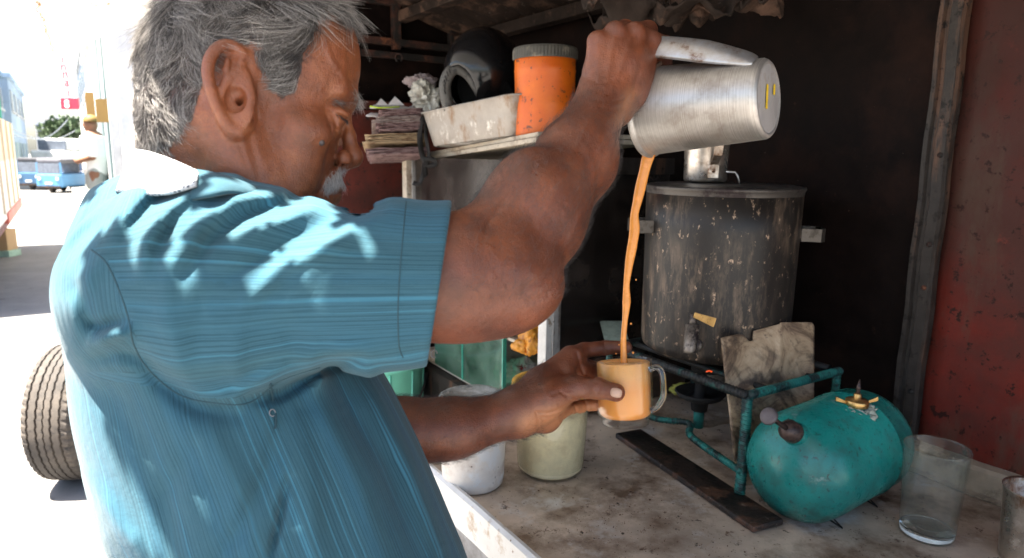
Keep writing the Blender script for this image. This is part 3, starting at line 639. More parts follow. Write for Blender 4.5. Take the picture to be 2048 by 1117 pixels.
def build_person():
    base = P(520, 600, .70); base[2] = 0
    per = empty('person', base, 'grey haired man in a blue striped shirt pouring milky tea into a mug', 'person')
    vs, fs, n = [], [], 0; tones = []
    def addp(f, lo, hi, h):
        nonlocal n
        v, q = surface(f, lo, hi, h); vs.append(v); fs.append(q+n); n += len(v); return v
    a = HC
    addp(f_head, a+np.array([-.14, -.19, -.16]), a+np.array([.16, .15, .15]), .00125)
    addp(f_rarm, cc(520, 760, .50)+np.array([0, 0, -.03]), np.array([.185, .31, .90]), .0020)
    lo = np.array([cc(600, 900, .77)[0]-.02, cc(1000, 945, .85)[1], .72]); hi = np.array([.165, cc(1200, 670, .88)[1]+.01, .945])
    addp(f_larm, lo, hi, .0014)
    v = np.concatenate(vs); f = np.concatenate(fs)
    px = px_of(v)
    # palm side of the near-arm and far hand is lighter skin
    tone = np.zeros(len(v)); nH = len(vs[0]); nR = len(vs[1])
    L3 = slice(nH+nR, None); x, _t = polyd(px[L3], [(1060, 845), (1110, 835), (1150, 830), (1185, 825)]); tone[L3] = np.exp(-(x/26)**2)
    x, _t = polyd(px[nH:nH+nR], [(1240, 240), (1262, 190)]); tone[nH:nH+nR] = np.exp(-(x/14)**2)*.6
    kind = np.zeros(len(v)); kind[nH:] = 1      # arms
    scalp = np.zeros(len(v)); scalp[:nH] = hairmask(vs[0])*.85
    grid_mesh('body', c2w(v), f, [M_skin], per, {'tone': tone, 'arm': kind, 'scalp': scalp}, flip=True)
    build_hair(per, vs[0], fs[0])
    dn = np.array([.3, -.3, 0.])
    arm_hair(per, vs[1], fs[1]-nH, 7500, lambda c, m: ((px_of(c)[:, 0] > 930) & (px_of(c)[:, 1] > 190) & (px_of(c)[:, 1] < 600)).astype(float), .0085, (.35, .8, .4))
    arm_hair(per, vs[2], fs[2]-nH-nR, 4500, lambda c, m: ((px_of(c)[:, 0] > 760) & (px_of(c)[:, 0] < 1085)).astype(float)*(.15+np.abs(m[:, 1])**2), .0075, (.8, .1, .1))
    body_w = [(c2w(a), b) for a, b in zip(vs, (fs[0], fs[1]-nH, fs[2]-nH-nR))]
    mb = MB(); c0 = c2w(h2c(hl(643, 286, .0505)))
    for _ in range(1):
        cpt = cc(643, 286, .57).astype(np.float32)[None]; r_ = cpt/np.linalg.norm(cpt)
        for k in range(60): cpt = cpt+r_*f_head(cpt)[:, None]*.8
    mb.lathe([(0, .0022), (.0016, .0018), (.0026, .0006), (.0030, -.0012)], c2w(cpt[0]), -M3@r_[0], 14); mb.obj('mole', M_mole, per, True)
    # ---------------- shirt
    v, q = surface(f_shirt, cc(90, 1400, .70)+np.array([-.03, 0, 0])*0+np.array([-.02, 0, -.26]), np.array([cc(1030, 400, .70)[0]+.02, cc(400, 325, .70)[1]+.01, .89]), .0026)
    q3 = v[q].mean(1); ds, dt = f_sleeve(v.astype(np.float32)), f_torso(v.astype(np.float32))
    sl = (ds < dt)
    pv_ = px_of(v); bl = np.interp(pv_[:, 1], [345, 380, 440, 500, 528, 585, 640, 690, 742], [420, 330, 232, 183, 214, 240, 258, 268, 300])
    sl &= ~((pv_[:, 1] < 742) & (pv_[:, 0] < bl)) | (v[:, 2] > .70) & (v[:, 0] > -.30)
    # stripe coordinates: round the arm for the sleeve, round the body for the rest
    e2 = np.cross(ARM_AX, [0, 0, 1.0]); e2 /= np.linalg.norm(e2); e3 = np.cross(ARM_AX, e2); r = v-AX_A
    s_sl = np.arctan2(r@e2, -(r@e3))*.075
    along = r@ARM_AX
    py = CY-F*v[:, 1]/TZ; xm, hx, hz = rowi(py)
    s_to = np.arctan2((v[:, 0]-xm)/hx, -(v[:, 2]-TZ)/hz)*.20
    fo = folds(v.astype(np.float32))
    att = lambda m: {'stripe': np.where(m, s_sl, s_to)+fo*.07, 'run': np.where(m, along, v[:, 1])}
    def sub(mask_f, name, m):
        ff = q[mask_f]; ix = np.unique(ff); mp = np.zeros(len(v), int); mp[ix] = np.arange(len(ix))
        return grid_mesh(name, c2w(v[ix]), mp[ff], [M_shirt], shirt if name == 'sleeve' else per, {k: a[ix] for k, a in att(m).items()}, flip=True)
    fm = sl[q].all(1)
    shirt = sub(~fm, 'shirt', np.zeros(len(v), bool)); sleeve = sub(fm, 'sleeve', np.ones(len(v), bool))
    tree = None
    from mathutils.bvhtree import BVHTree
    vw = c2w(v); tree = BVHTree.FromPolygons([tuple(a) for a in vw], [tuple(map(int, a)) for a in q])
    def on(px, py, off=.0):
        d = Vector(ray(px, py)).normalized(); h = tree.ray_cast(Vector(CAM), d); return (np.array(h[0])-np.array(d)*off) if h[0] else None
    def seam(name, line, r, mat, par, off=0.0, step=10):
        pts = [on(*a, off) for a in smooth_path([np.array(a, float) for a in line], step)]; pts = [a for a in pts if a is not None]
        mb = MB(); mb.tube(pts, r, 6); return mb.obj(name, mat, par, True)
    seam('seam', SEAM, .0006, M_thread, shirt)
    seam('hem_stitching', [(812, 404), (806, 470), (800, 540), (796, 620), (798, 690), (806, 716)], .0005, M_thread, shirt)
    # thumb nail
    def march(px, py, d0, f):
        c_ = cc(px, py, d0).astype(np.float32)[None]; r_ = c_/np.linalg.norm(c_)
        for k in range(80): c_ = c_+r_*f(c_)[:, None]*.7
        return c_[0].astype(float)
    def nail(ctr, du, dv, nx, ny, f, d0, lift, name='nail'):
        g = []; K = 9
        for j in range(K):
            for i in range(K):
                a, b = (i/(K-1)-.5)*2, (j/(K-1)-.5)*2; k = math.sqrt(1-.42*b*b); k2 = math.sqrt(1-.42*a*a)
                x = ctr[0]+du[0]*a*k+dv[0]*b*k2; y = ctr[1]+du[1]*a*k+dv[1]*b*k2; p_ = march(x, y, d0, f); n_ = -p_/np.linalg.norm(p_)
                edge = max(abs(a), abs(b)); g.append(c2w(p_+n_*(lift if edge < .95 else -.0006)))
        fs_ = [(j*K+i, j*K+i+1, (j+1)*K+i+1, (j+1)*K+i) for j in range(K-1) for i in range(K-1)]
        return mesh(name, g, fs_, M_nail, per, True, sub=1)
    nail((1232.5, 786), (13.5, 2.5), (-1.5, 11.0), 1, 1, f_lhand, .77, .0007)
    # collar: sunlit band at the nape and the folded blue edge in front of it
    def band(name, top, bot, mat, th=.0025, nn=6, par=shirt, bulge=0.):
        T = smooth_path([cc(*a) for a in top], 8); B_ = smooth_path([cc(*a) for a in bot], 8); vv, ff = [], []
        for j in range(nn+1):
            for a, b in zip(T, B_):
                s_ = j/nn; p_ = a*(1-s_)+b*s_; p_ = p_-p_/np.linalg.norm(p_)*bulge*math.sin(math.pi*s_); vv.append(c2w(p_))
        L_ = len(T); ff = [(j*L_+i, j*L_+i+1, (j+1)*L_+i+1, (j+1)*L_+i) for j in range(nn) for i in range(L_-1)]
        o = mesh(name, vv, ff, mat, par, True, solid=th); return o
    band('collar', [(262, 318, .66), (268, 302, .58), (300, 306, .555), (345, 322, .54), (398, 346, .53)], [(236, 388, .66), (238, 384, .57), (285, 390, .520), (335, 388, .505), (392, 372, .505)], M_collar, .003, 8, shirt, .006)
    o = band('collar_edge', [(396, 342, .53), (430, 348, .525), (470, 360, .53), (520, 380, .545), (560, 392, .57)], [(380, 400, .505), (425, 392, .50), (470, 388, .515), (520, 396, .535), (562, 404, .565)], M_shirt, .003, 6, shirt, .004)
    # trousers down to the street
    mb = MB(); hx = c2w(cc(640, 1300, .70))
    leg = lambda dx, dy: [hx+np.array([dx, dy, .02]), hx+np.array([dx*1.1, dy, -.30]), np.array([hx[0]+dx*1.2, hx[1]+dy, .35]), np.array([hx[0]+dx*1.2, hx[1]+dy, .06])]
    for dx, dy in ((-.09, .04), (.08, -.03)): mb.tube(leg(dx, dy), [.115, .10, .08, .085], 20)
    mb.obj('trousers', M_trousers, per, True)
    mb = MB()
    for dx, dy in ((-.11, .10), (.10, .03)): mb.tube([np.array([hx[0]+dx-.06, hx[1]+dy, .03]), np.array([hx[0]+dx+.05, hx[1]+dy, .035]), np.array([hx[0]+dx+.17, hx[1]+dy, .02])], [.03, .045, .025], 12)
    mb.obj('sandals', M_trousers, per, True)
    # torn gusset under the arm with a safety pin, another pin inside the cuff
    def onp(px, py, off=.001): a = on(px, py, off); return a
    line = [onp(*a) for a in ((541, 768), (546, 800), (552, 835), (550, 858))]; mb = MB(); mb.tube(smooth_path(line, 4), .0008, 6); mb.obj('gusset_seam', M_thread, shirt, True)
    def ring(px, py, r, d=None):
        c_ = onp(px, py, .003) if d is None else P(px, py, d); x_, y_ = _r*r, _u*r*1.2
        mb = MB(); mb.tube([c_+x_*math.cos(t)+y_*math.sin(t) for t in np.linspace(0, 5.4, 14)], .00045, 6); mb.obj('safety_pin', M_pin, shirt, True)
    ring(545, 826, .0024); ring(868, 708, .0028, .60)
    return per, shirt, on, v, q, tree, body_w
# ================================================================== SETTING: stall
B_F = uv_(PZ(965, 1022, ZC+.02))[0]          # front edge of the counter
UW, VB = 1.333, 2.35
M_counter = simple('steel_sheet_counter', (.58, .465, .36), .42, .25, [((.20, .13, .085), 7, .52, .20), ((.11, .055, .03), 26, .66, .06), ((.64, .60, .55), 9, .60, .15), ((.05, .03, .02), 75, .67, .03), ((.035, .02, .014), 190, .70, .03), ((.75, .72, .68), 150, .735, .02)], 12, .3, .35, bscale=160)
M_lip = simple('white_metal_lip', (.74, .72, .69), .38, .1, [((.45, .33, .22), 14, .62, .12), ((.25, .16, .1), 60, .70, .04)], 20, .12, .15)
M_soot = simple('soot_wall', (.008, .0048, .004), .62, 0, [((.022, .010, .007), 3.2, .56, .25), ((.16, .12, .09), 85, .745, .02), ((.06, .028, .018), 14, .70, .08)], 20, .5, .3, spec=.07)
M_red = simple('red_painted_panel', (.150, .020, .013), .50, 0, [((.075, .026, .020), 2.4, .42, .25), ((.085, .050, .035), 6, .54, .18, (1, 1, .35)), ((.03, .012, .009), 45, .62, .06), ((.26, .045, .028), 5, .66, .12), ((.30, .22, .19), 120, .755, .015)], 14, .3, .35, spec=.12)
def soot_over(m, z0, z1, col=(.016, .010, .008), amt=.93):      # soot deposit that thickens upward with a cloudy edge
    nt = m.node_tree; b = nt.nodes['Principled BSDF']; src = b.inputs['Base Color'].links[0].from_socket; sx = N(nt, 'ShaderNodeSeparateXYZ'); nt.links.new(nt.nodes['TC'].outputs['Position'], sx.inputs[0])
    n = noise(nt, 3.5, 6, .65); a = N(nt, 'ShaderNodeMath', operation='MULTIPLY_ADD', i_1=.9, i_2=-.45); nt.links.new(n.outputs[0], a.inputs[0]); s = N(nt, 'ShaderNodeMath', operation='ADD'); nt.links.new(sx.outputs[2], s.inputs[0]); nt.links.new(a.outputs[0], s.inputs[1])
    mr = N(nt, 'ShaderNodeMapRange'); mr.inputs['From Min'].default_value = z0; mr.inputs['From Max'].default_value = z1; mr.inputs['To Max'].default_value = amt; nt.links.new(s.outputs[0], mr.inputs[0]); nt.links.new(mix(nt, mr.outputs[0], src, col), b.inputs['Base Color'])
soot_over(M_red, 1.12, 1.85, (.030, .014, .011), .85)
M_redd = simple('dark_red_panel', (.13, .022, .014), .5, 0, [((.04, .014, .010), 4, .45, .3), ((.02, .01, .008), 40, .62, .08)], 14, .35, .3)
M_iron = simple('sooty_iron', (.040, .033, .029), .5, .35, [((.11, .060, .040), 18, .58, .1, (1, 1, .15)), ((.015, .012, .01), 40, .6, .08)], 30, .45, .4, spec=.3)
M_rust = simple('rusty_iron', (.075, .026, .016), .75, .1, [((.20, .07, .03), 16, .60, .10), ((.01, .008, .007), 11, .46, .12)], 30, .5, .6)
M_roofs = simple('soot_roof', (.028, .019, .015), .8, 0, [((.11, .065, .046), 9, .55, .14), ((.14, .11, .09), 60, .68, .05)], 24, .5, .8, spec=.15, bscale=90)
M_rail = simple('grimy_skirting', (.33, .26, .19), .7, 0, [((.08, .055, .035), 15, .52, .18), ((.55, .48, .40), 30, .66, .08)], 20, .3, .4)
M_conc = simple('concrete', (.36, .34, .32), .9, 0, [((.18, .16, .14), 8, .55, .2), ((.5, .49, .47), 30, .66, .06)], 18, .25, .5)
stall = empty('tea_stall', W(.95, .9, 0), 'soot blackened roadside tea stall with red metal wall and steel counter', 'stall')
VE = 1.185
mb = MB(); mb.wbox(B_F+.006, UW, -.10, VE, ZC-.012, ZC); mb.obj('counter_top', M_counter, stall)
def strip(name, prof, v0, v1, mat, parent, n=40, wob=.0, thick=.002):      # a profile in (u, z) swept along V
    vv, ff = [], []; m = len(prof)
    for i in range(n+1):
        v = v0+(v1-v0)*i/n; j = wob*(math.sin(v*23)+.6*math.sin(v*57+1))
        for (u, z) in prof: vv.append(W(u+j, v, z+j*.5))
    ff = [(i*m+k, i*m+k+1, (i+1)*m+k+1, (i+1)*m+k) for i in range(n) for k in range(m-1)]
    return mesh(name, vv, ff, mat, parent, False, solid=thick)
strip('counter_lip', [(B_F-.001, ZC-.050), (B_F-.004, ZC-.02), (B_F-.006, ZC+.016), (B_F+.000, ZC+.020), (B_F+.007, ZC+.018), (B_F+.009, ZC+.002)], -.10, VE-.004, M_lip, stall, 60, .0003)
mb = MB(); mb.wbox(B_F+.10, UW, -.10, VE, .10, ZC-.014); mb.obj('counter_base', M_conc, stall)
mb = MB(); mb.wbox(B_F+.01, B_F+.099, -.10, VE, .12, .50); mb.obj('foot_ledge', M_conc, stall, bevel=.01)
# right-hand wall: soot black sheet, upright iron and red sheet
v_post = uv_(PU(1826, 640, UW-.03))[1]
mb = MB(); mb.wbox(UW, UW+.02, v_post-.012, VB+.02, ZC-.3, 2.2); o = mb.obj('wall_panel', M_soot, stall); o['label'] = 'soot black metal sheet'
vv, ff = [], []; n1, n2 = 30, 34
for i in range(n1+1):
    for j in range(n2+1):
        v = -.45+(v_post-.016+.45)*i/n1; z = ZC-.3+1.35*j/n2; vv.append(W(UW+.002+.004*math.sin(v*5+z*2)+.003*math.sin(z*6+v), v, z))
ff = [(i*(n2+1)+j, i*(n2+1)+j+1, (i+1)*(n2+1)+j+1, (i+1)*(n2+1)+j) for i in range(n1) for j in range(n2)]
o = mesh('wall_panel', vv, ff, M_red, stall, True, solid=.004); o['label'] = 'dark red painted metal sheet'
pf = [(UW-.001, -.034), (UW-.016, -.032), (UW-.024, -.026), (UW-.024, .002), (UW-.020, .006), (UW-.020, .016), (UW-.028, .020), (UW-.028, .032), (UW-.001, .034)]
vv, ff = [], []; m_ = len(pf)
for i in range(25):
    z = ZC+.002+(2.1-ZC)*i/24
    for (u, w) in pf: vv.append(W(u, v_post+w*.62+.0015*math.sin(z*31), z))
ff = [(i*m_+k, i*m_+k+1, (i+1)*m_+k+1, (i+1)*m_+k) for i in range(24) for k in range(m_-1)]
mesh('corner_post', vv, ff, M_iron, stall)
for z in (1.02, 1.22, 1.30, 1.46): MB().lathe([(0, .004), (.004, .003), (.005, 0)], W(UW-.024, v_post-.009, z), -U, 10).obj('bolt', M_rust, stall, True)
strip('skirting', [(UW-.004, ZC+.052), (UW-.022, ZC+.050), (UW-.028, ZC+.044), (UW-.030, ZC+.006), (UW-.044, ZC+.003)], -.45, v_post+.50, M_rail, stall, 40, .0012)
# back wall with its rusty frame
mb = MB(); mb.wbox(.50, UW+.02, VB, VB+.02, ZC-.3, 2.35); mb.obj('back_wall', M_soot, stall)
zb = lambda px, py: uv_(PV(px, py, VB-.02))
zr = zb(770, 215)[2]
mb = MB(); mb.wbox(.52, uv_(PV(990, 300, VB-.012))[0], VB-.012, VB-.003, ZC, zr-.012); o = mb.obj('back_panel', M_redd, stall)
mb = MB(); mb.wbox(.52, UW, VB-.045, VB-.003, zr-.008, zr+.018); mb.obj('rusty_ledge', M_redd, stall, bevel=.003)
for (py, th) in ((86, .012), (112, .010), (4, .014)):
    z = zb(790, py)[2]; mb = MB(); mb.wbox(.52, UW, VB-.035, VB-.003, z-th, z+th); mb.obj('frame_bar', M_rust, stall, bevel=.002)
for px in (560, 792, 905):
    u = zb(px, 40)[0]; mb = MB(); mb.wbox(u-.014, u+.014, VB-.034, VB-.004, zb(790, 100)[2], 2.3); mb.obj('frame_bar', M_rust, stall, bevel=.002)
mb = MB(); c_ = PV(798, 116, VB-.045); mb.tube([c_+_r*.012*math.cos(t)+_u*.014*math.sin(t) for t in np.linspace(-1, 4.4, 12)], .003, 7); mb.obj('rusty_hook', M_rust, stall, True)
# roof: inclined soot covered sheets on battens
RU0, RZ0, RU1, RZ1 = .42, 2.14, UW+.03, 1.86
rz = lambda u: RZ0+(RZ1-RZ0)*(u-RU0)/(RU1-RU0)
k_ = 0
for a, b in ((-.9, -.28), (-.28, .36), (.36, .98), (.98, 1.62), (1.62, VB+.03)):
    vv, ff = [], []; nu, nv = 14, 36
    for i in range(nu+1):
        for j in range(nv+1):
            u = RU0+(RU1-RU0)*i/nu; v = a-.015+(b-a+.03)*j/nv; vv.append(W(u, v, rz(u)+.010*math.sin(v*2*math.pi/.076)+.012*mnoise.noise(Vector((u*3, v*3, k_)))+.003*(k_ % 2)))
    ff = [(i*(nv+1)+j, i*(nv+1)+j+1, (i+1)*(nv+1)+j+1, (i+1)*(nv+1)+j) for i in range(nu) for j in range(nv)]
    mesh('roof_sheet', vv, ff, M_roofs, stall, True, solid=.002); k_ += 1
for u in (.60, .82, 1.04, 1.26):
    mb = MB(); mb.box(W(u, .75, rz(u)-.035), U*.022, V*1.6, Z*.018); mb.obj('batten', M_rust if u < 1 else M_roofs, stall, bevel=.003)
# scraps of board laid across the battens
random.seed(3)
for k in range(7):
    p0 = W(.55+.10*k, 2.25-.12*k, rz(.55+.10*k)-.062); p1 = W(.95+.055*k, 1.05-.05*k, rz(.95+.055*k)-.060-.004*k)
    d_ = p1-p0; L_ = np.linalg.norm(d_); d_ /= L_; s_ = np.cross(d_, Z); s_ /= np.linalg.norm(s_); mb = MB(); mb.box((p0+p1)/2+Z*random.uniform(-.004, .004), d_*L_/2, s_*random.uniform(.012, .026), np.cross(s_, d_)*.006)
    mb.obj('slat', random.choice([M_rust, M_roofs]), stall, bevel=.002)
# crumpled soot-caked sheet sagging under the roof
def crumple(name, quad, nu, nv, amp, sc, mat, parent, seed, thick=.004, droop=.0):
    vv, ff = [], []; A_, B_, C_, D_ = quad
    for i in range(nu+1):
        for j in range(nv+1):
            s, t = i/nu, j/nv; p = (A_*(1-s)+B_*s)*(1-t)+(D_*(1-s)+C_*s)*t
            w = Vector((s*sc, t*sc, seed)); e = mnoise.noise(w)*.9+mnoise.noise(w*2.3)*.5+abs(mnoise.noise(w*1.7))*-1.1+mnoise.noise(w*6)*.16+mnoise.noise(w*13)*.08
            p = p+np.array([mnoise.noise(w+Vector((9, 0, 0))), mnoise.noise(w+Vector((0, 9, 0))), 0])*amp*.8; p[2] += e*amp-droop*math.sin(math.pi*s)*math.sin(math.pi*t); vv.append(p)
    ff = [(i*(nv+1)+j, i*(nv+1)+j+1, (i+1)*(nv+1)+j+1, (i+1)*(nv+1)+j) for i in range(nu) for j in range(nv)]
    return mesh(name, vv, ff, mat, parent, True, solid=thick)
crumple('sagging_sheet', (P(1035, -55, 1.55), P(1200, -15, 1.15), P(1570, -5, 1.15), P(1480, -60, 1.6)), 50, 60, .055, 4.2, M_roofs, stall, 2.2)
crumple('sagging_sheet', (P(1190, 20, 1.50), P(1240, 10, 1.24), P(1440, 0, 1.24), P(1420, 10, 1.50)), 44, 44, .040, 4.2, M_roofs, stall, 7.7)
crumple('sagging_sheet', (P(1400, 5, 1.42), P(1440, -20, 1.22), P(1590, -42, 1.22), P(1560, -20, 1.42)), 30, 30, .014, 4.2, M_rust, stall, 4.1)
vv, ff = [], []; pf2 = [(0, ZC+.001), (-.004, ZC+.034), (.002, ZC+.040), (.030, ZC+.040), (.034, ZC-.02)]
for i in range(41):
    u = B_F+.01+(UW-.03-B_F-.01)*i/40
    for (v, z) in pf2: vv.append(W(u, VE+.006+v+.0012*math.sin(u*30), z+.0012*math.sin(u*21+1)))
ff = [(i*5+k, i*5+k+1, (i+1)*5+k+1, (i+1)*5+k) for i in range(40) for k in range(4)]
mesh('back_ledge', vv, ff, M_rail, stall, solid=.003)
# glass-sided snack cabinet standing on the counter
M_alu = simple('worn_aluminium', (.50, .48, .46), .45, .5, [((.20, .16, .13), 30, .58, .1, (1, 1, .2)), ((.07, .06, .05), 90, .66, .05)], 40, .25, .25)
M_aluw = simple('pale_painted_metal', (.66, .64, .60), .5, .1, [((.30, .22, .15), 30, .64, .06)], 40, .15, .2)
M_cream = simple('cream_board', (.50, .43, .34), .55, 0, [((.19, .11, .07), 12, .58, .15), ((.07, .04, .03), 50, .66, .06)], 14, .25, .3)
def thinglass(name, tint, f=.10, dirt=.25, rough=.05, dcol=(.5, .5, .46), dscale=9, add=.0):
    m, nt, b = nmat(name); out = nt.nodes['Material Output']; tr = N(nt, 'ShaderNodeBsdfTransparent'); tr.inputs[0].default_value = (*tint, 1)
    gl = N(nt, 'ShaderNodeBsdfGlossy'); gl.inputs['Roughness'].default_value = rough; lw = N(nt, 'ShaderNodeLayerWeight'); lw.inputs[0].default_value = .35
    mf = N(nt, 'ShaderNodeMath', operation='MULTIPLY_ADD', i_1=.55, i_2=f*.5+add); nt.links.new(lw.outputs['Facing'], mf.inputs[0]); cl = N(nt, 'ShaderNodeMath', operation='POWER', i_1=1.7); nt.links.new(mf.outputs[0], cl.inputs[0])
    a = N(nt, 'ShaderNodeMixShader'); nt.links.new(cl.outputs[0], a.inputs[0]); nt.links.new(tr.outputs[0], a.inputs[1]); nt.links.new(gl.outputs[0], a.inputs[2])
    b.inputs['Base Color'].default_value = (*dcol, 1); b.inputs['Roughness'].default_value = .7; n1 = noise(nt, dscale, 6, .65)
    f2 = ramp(nt, n1.outputs[0], [(.35, dirt*.15), (.75, dirt)]); mx = N(nt, 'ShaderNodeMixShader'); nt.links.new(f2.outputs[0], mx.inputs[0]); nt.links.new(a.outputs[0], mx.inputs[1]); nt.links.new(b.outputs[0], mx.inputs[2]); nt.links.new(mx.outputs[0], out.inputs[0]); return m
M_pane = thinglass('green_pane_glass', (.22, .52, .38), .14, .30, dcol=(.30, .44, .36))
M_paned = thinglass('smoked_pane_glass', (.10, .09, .08), .05, .40, .12, (.13, .10, .085), 7)
M_edge = simple('green_glass_edge', (.05, .30, .22), .15, 0, None, 60, .2, 0)
cu, cv, cz = uv_(P(1095, 700, 1.60)); cv1 = cv+.76; cu1 = UW-.02; ZT = uv_(P(1060, 296, 1.62))[2]
ZB = .80
cab = empty('snack_cabinet', W(cu, cv, ZB), 'metal framed glass snack cabinet with sooty panes standing at the back of the counter', 'cabinet')
def post(u, v, z0, z1, mA, mB_, w=.020):
    m = MB(); m.wbox(u-w, u-.002, v-w, v+w*.6, z0, z1); o1 = m.obj('post', mA, cab, bevel=.0015)
    m = MB(); m.wbox(u-.002, u+w, v-w-.002, v+w*.6, z0, z1); return m.obj('post', mB_, cab, bevel=.0015)
post(cu, cv, ZB+.001, ZT, M_aluw, M_alu); post(cu, cv1, ZB+.001, ZT, M_cream, M_alu); MB().wbox(cu-.022, UW, 1.235, cv1+.03, .08, ZB-.002).obj('cabinet_stand', M_iron, cab)
sh = [MB().wbox(cu+.004, cu1, cv+.006, cv1, z-.004, z+.004).obj('shelf', M_cream, cab) for z in (uv_(P(1040, 708, 1.62))[2], ZB+.006)]
ZS = uv_(P(1040, 708, 1.62))[2]
# side towards the customer: one pane pushed back, seen edge on, and an upper dark pane
v_a, v_b = uv_(PU(1008, 700, cu))[1], uv_(PU(872, 700, cu))[1]
MB().wbox(cu-.004, cu+.001, v_a, v_b, ZB+.012, 1.13).obj('glass_pane', M_pane, cab)
for vv_ in (v_a, (v_a+v_b)/2+.02): MB().wbox(cu-.007, cu+.004, vv_-.006, vv_-.001, ZB+.012, 1.131).obj('pane_edge', M_edge, cab)
MB().wbox(cu+.006, cu+.010, cv+.03, cv1-.03, 1.14, ZT-.03).obj('glass_pane', M_paned, cab)
MB().wbox(cu-.012, cu+.014, cv+.02, cv1-.02, 1.122, 1.140).obj('rail', M_iron, cab)
MB().wbox(cu+.028, cu1-.04, cv-.010, cv-.006, ZC+.03, ZT-.05).obj('glass_pane', M_paned, cab)
MB().wbox(cu+.02, cu1-.03, cv-.014, cv+.012, ZC+.004, ZC+.028).obj('rail', M_rail, cab)
MB().wbox(cu+.02, cu1-.03, cv-.014, cv+.012, ZT-.06, ZT-.02).obj('rail', M_iron, cab)
# top board, slightly tipped
A_, B_ = P(818, 326, 2.30), P(1072, 285, 1.56); n_ = np.cross(B_-A_, U); n_ /= np.linalg.norm(n_); n_ *= np.sign(n_[2])
mb = MB()
for t0, t1, off in ((0, .012, 0), (.013, .024, -.006)):
    q = [A_+n_*t0-U*off, B_+n_*t0-U*off, B_+n_*t0+U*.36, A_+n_*t0+U*.36, A_+n_*t1-U*off, B_+n_*t1-U*off, B_+n_*t1+U*.36, A_+n_*t1+U*.36]
    mb.add(q, [(0, 1, 2, 3), (7, 6, 5, 4), (0, 4, 5, 1), (1, 5, 6, 2), (2, 6, 7, 3), (3, 7, 4, 0)])
mb.obj('top_board', M_cream, cab, bevel=.002)
def on_board(px, py):     # point on top of the board seen at a photo position
    r = ray(px, py); p0 = A_+n_*.024; t = ((p0-CAM)@n_)/(r@n_); return CAM+r*t
# ================================================================== awning over the street side
M_awn = simple('white_painted_sheet', (.82, .82, .80), .6, 0, [((.45, .25, .12), 9, .72, .03)], 12, .06, .1)
# ================================================================== THINGS ON THE COUNTER
def soot_metal(name, base, rub, sc=9, metal=.3):
    m, nt, b = nmat(name); n1 = noise(nt, sc, 7, .65, sc=(1, 1, .45)); n2 = noise(nt, 90, 6, .75, sc=(1, 1, .6)); n3 = noise(nt, 38, 8, .75, sc=(1, 1, .22)); n4 = noise(nt, 3.5, 4, .6)
    c = ramp(nt, n1.outputs[0], [(.35, base), (.75, tuple(x*2.2 for x in base))]).outputs[0]
    f = ramp(nt, n3.outputs[0], [(.48, 0.), (.66, .62)]).outputs[0]; g = ramp(nt, n4.outputs[0], [(.38, 0.), (.56, 1.)]).outputs[0]
    mm = N(nt, 'ShaderNodeMath', operation='MULTIPLY'); nt.links.new(f, mm.inputs[0]); nt.links.new(g, mm.inputs[1]); c = mix(nt, mm.outputs[0], c, rub)
    c = mix(nt, ramp(nt, n2.outputs[0], [(.61, 0.), (.66, .8)]).outputs[0], c, tuple(min(1, x*1.8) for x in rub))
    nt.links.new(c, b.inputs['Base Color']); b.inputs['Metallic'].default_value = metal; rr = ramp(nt, n1.outputs[0], [(.3, .38), (.7, .62)]); nt.links.new(rr.outputs[0], b.inputs['Roughness']); bump(nt, b, n2.outputs[0], .3, .0015); return m
M_pot = soot_metal('sooted_pot', (.016, .013, .011), (.36, .25, .17), 7, .15)
M_brass = simple('brass', (.62, .38, .14), .32, .9, [((.25, .13, .05), 60, .6, .1)], 80, .2, .1)
M_black = simple('black_soot_iron', (.012, .010, .009), .75, .1, None, 60, .5, .7)
# ---- tea urn
pc = P(1434, 560, 1.40); pc[2] = 0; PB, PT = 1.062, 1.392; PR = .150
urn = empty('tea_urn', pc+Z*PB, 'large soot stained steel urn with a spigot standing on the gas burner frame', 'urn')
o = MB().lathe([(0, 0), (PR*.90, 0), (PR*.965, .008), (PR*.985, .022), (PR*.99, .12), (PR*1.0, .25), (PR*1.005, PT-PB-.012), (PR*.99, PT-PB-.012), (PR*.97, .03), (0, .02)], pc+Z*PB, n=96).obj('urn_body', M_pot, urn, True)
M_lid = simple('dull_lid', (.10, .088, .078), .45, .5, [((.03, .02, .02), 20, .55, .15)], 20, .3, .2)
MB().lathe([(0, .004), (PR*.9, .003), (PR*1.0, 0), (PR*1.025, -.001), (PR*1.03, -.004), (PR*1.02, -.007), (PR*1.010, -.010), (PR*1.006, -.016)], pc+Z*(PT+.004), n=96).obj('lid', M_lid, urn, True)
fwd = np.array([CAM[0]-pc[0], CAM[1]-pc[1], 0]); fwd /= np.linalg.norm(fwd); side = np.cross(Z, fwd)         # towards the viewer / viewer's right is -side
def uhandle(dirv, z, L_, h):
    t = np.cross(Z, dirv); m = MB(); pts = [pc+dirv*(PR-.002)+t*.030, pc+dirv*(PR+L_-.008)+t*.030, pc+dirv*(PR+L_)+t*.018, pc+dirv*(PR+L_)-t*.018, pc+dirv*(PR+L_-.008)-t*.030, pc+dirv*(PR-.002)-t*.030]
    vv = [];
    for p in pts: vv += [p+Z*(z-h/2), p+Z*(z+h/2)]
    m.add(vv, [(2*i, 2*i+1, 2*i+3, 2*i+2) for i in range(5)]); return m.obj('handle', M_pot2, urn, False, solid=.003, bevel=.001)
M_pot2 = simple('dull_strap', (.10, .085, .072), .42, .6, [((.05, .04, .03), 40, .55, .1)], 40, .3, .2)
rt = np.array([1.0, -.25, 0]); rt /= np.linalg.norm(rt); uhandle(rt, uv_(P(1610, 465, 1.37))[2], .042, .026)
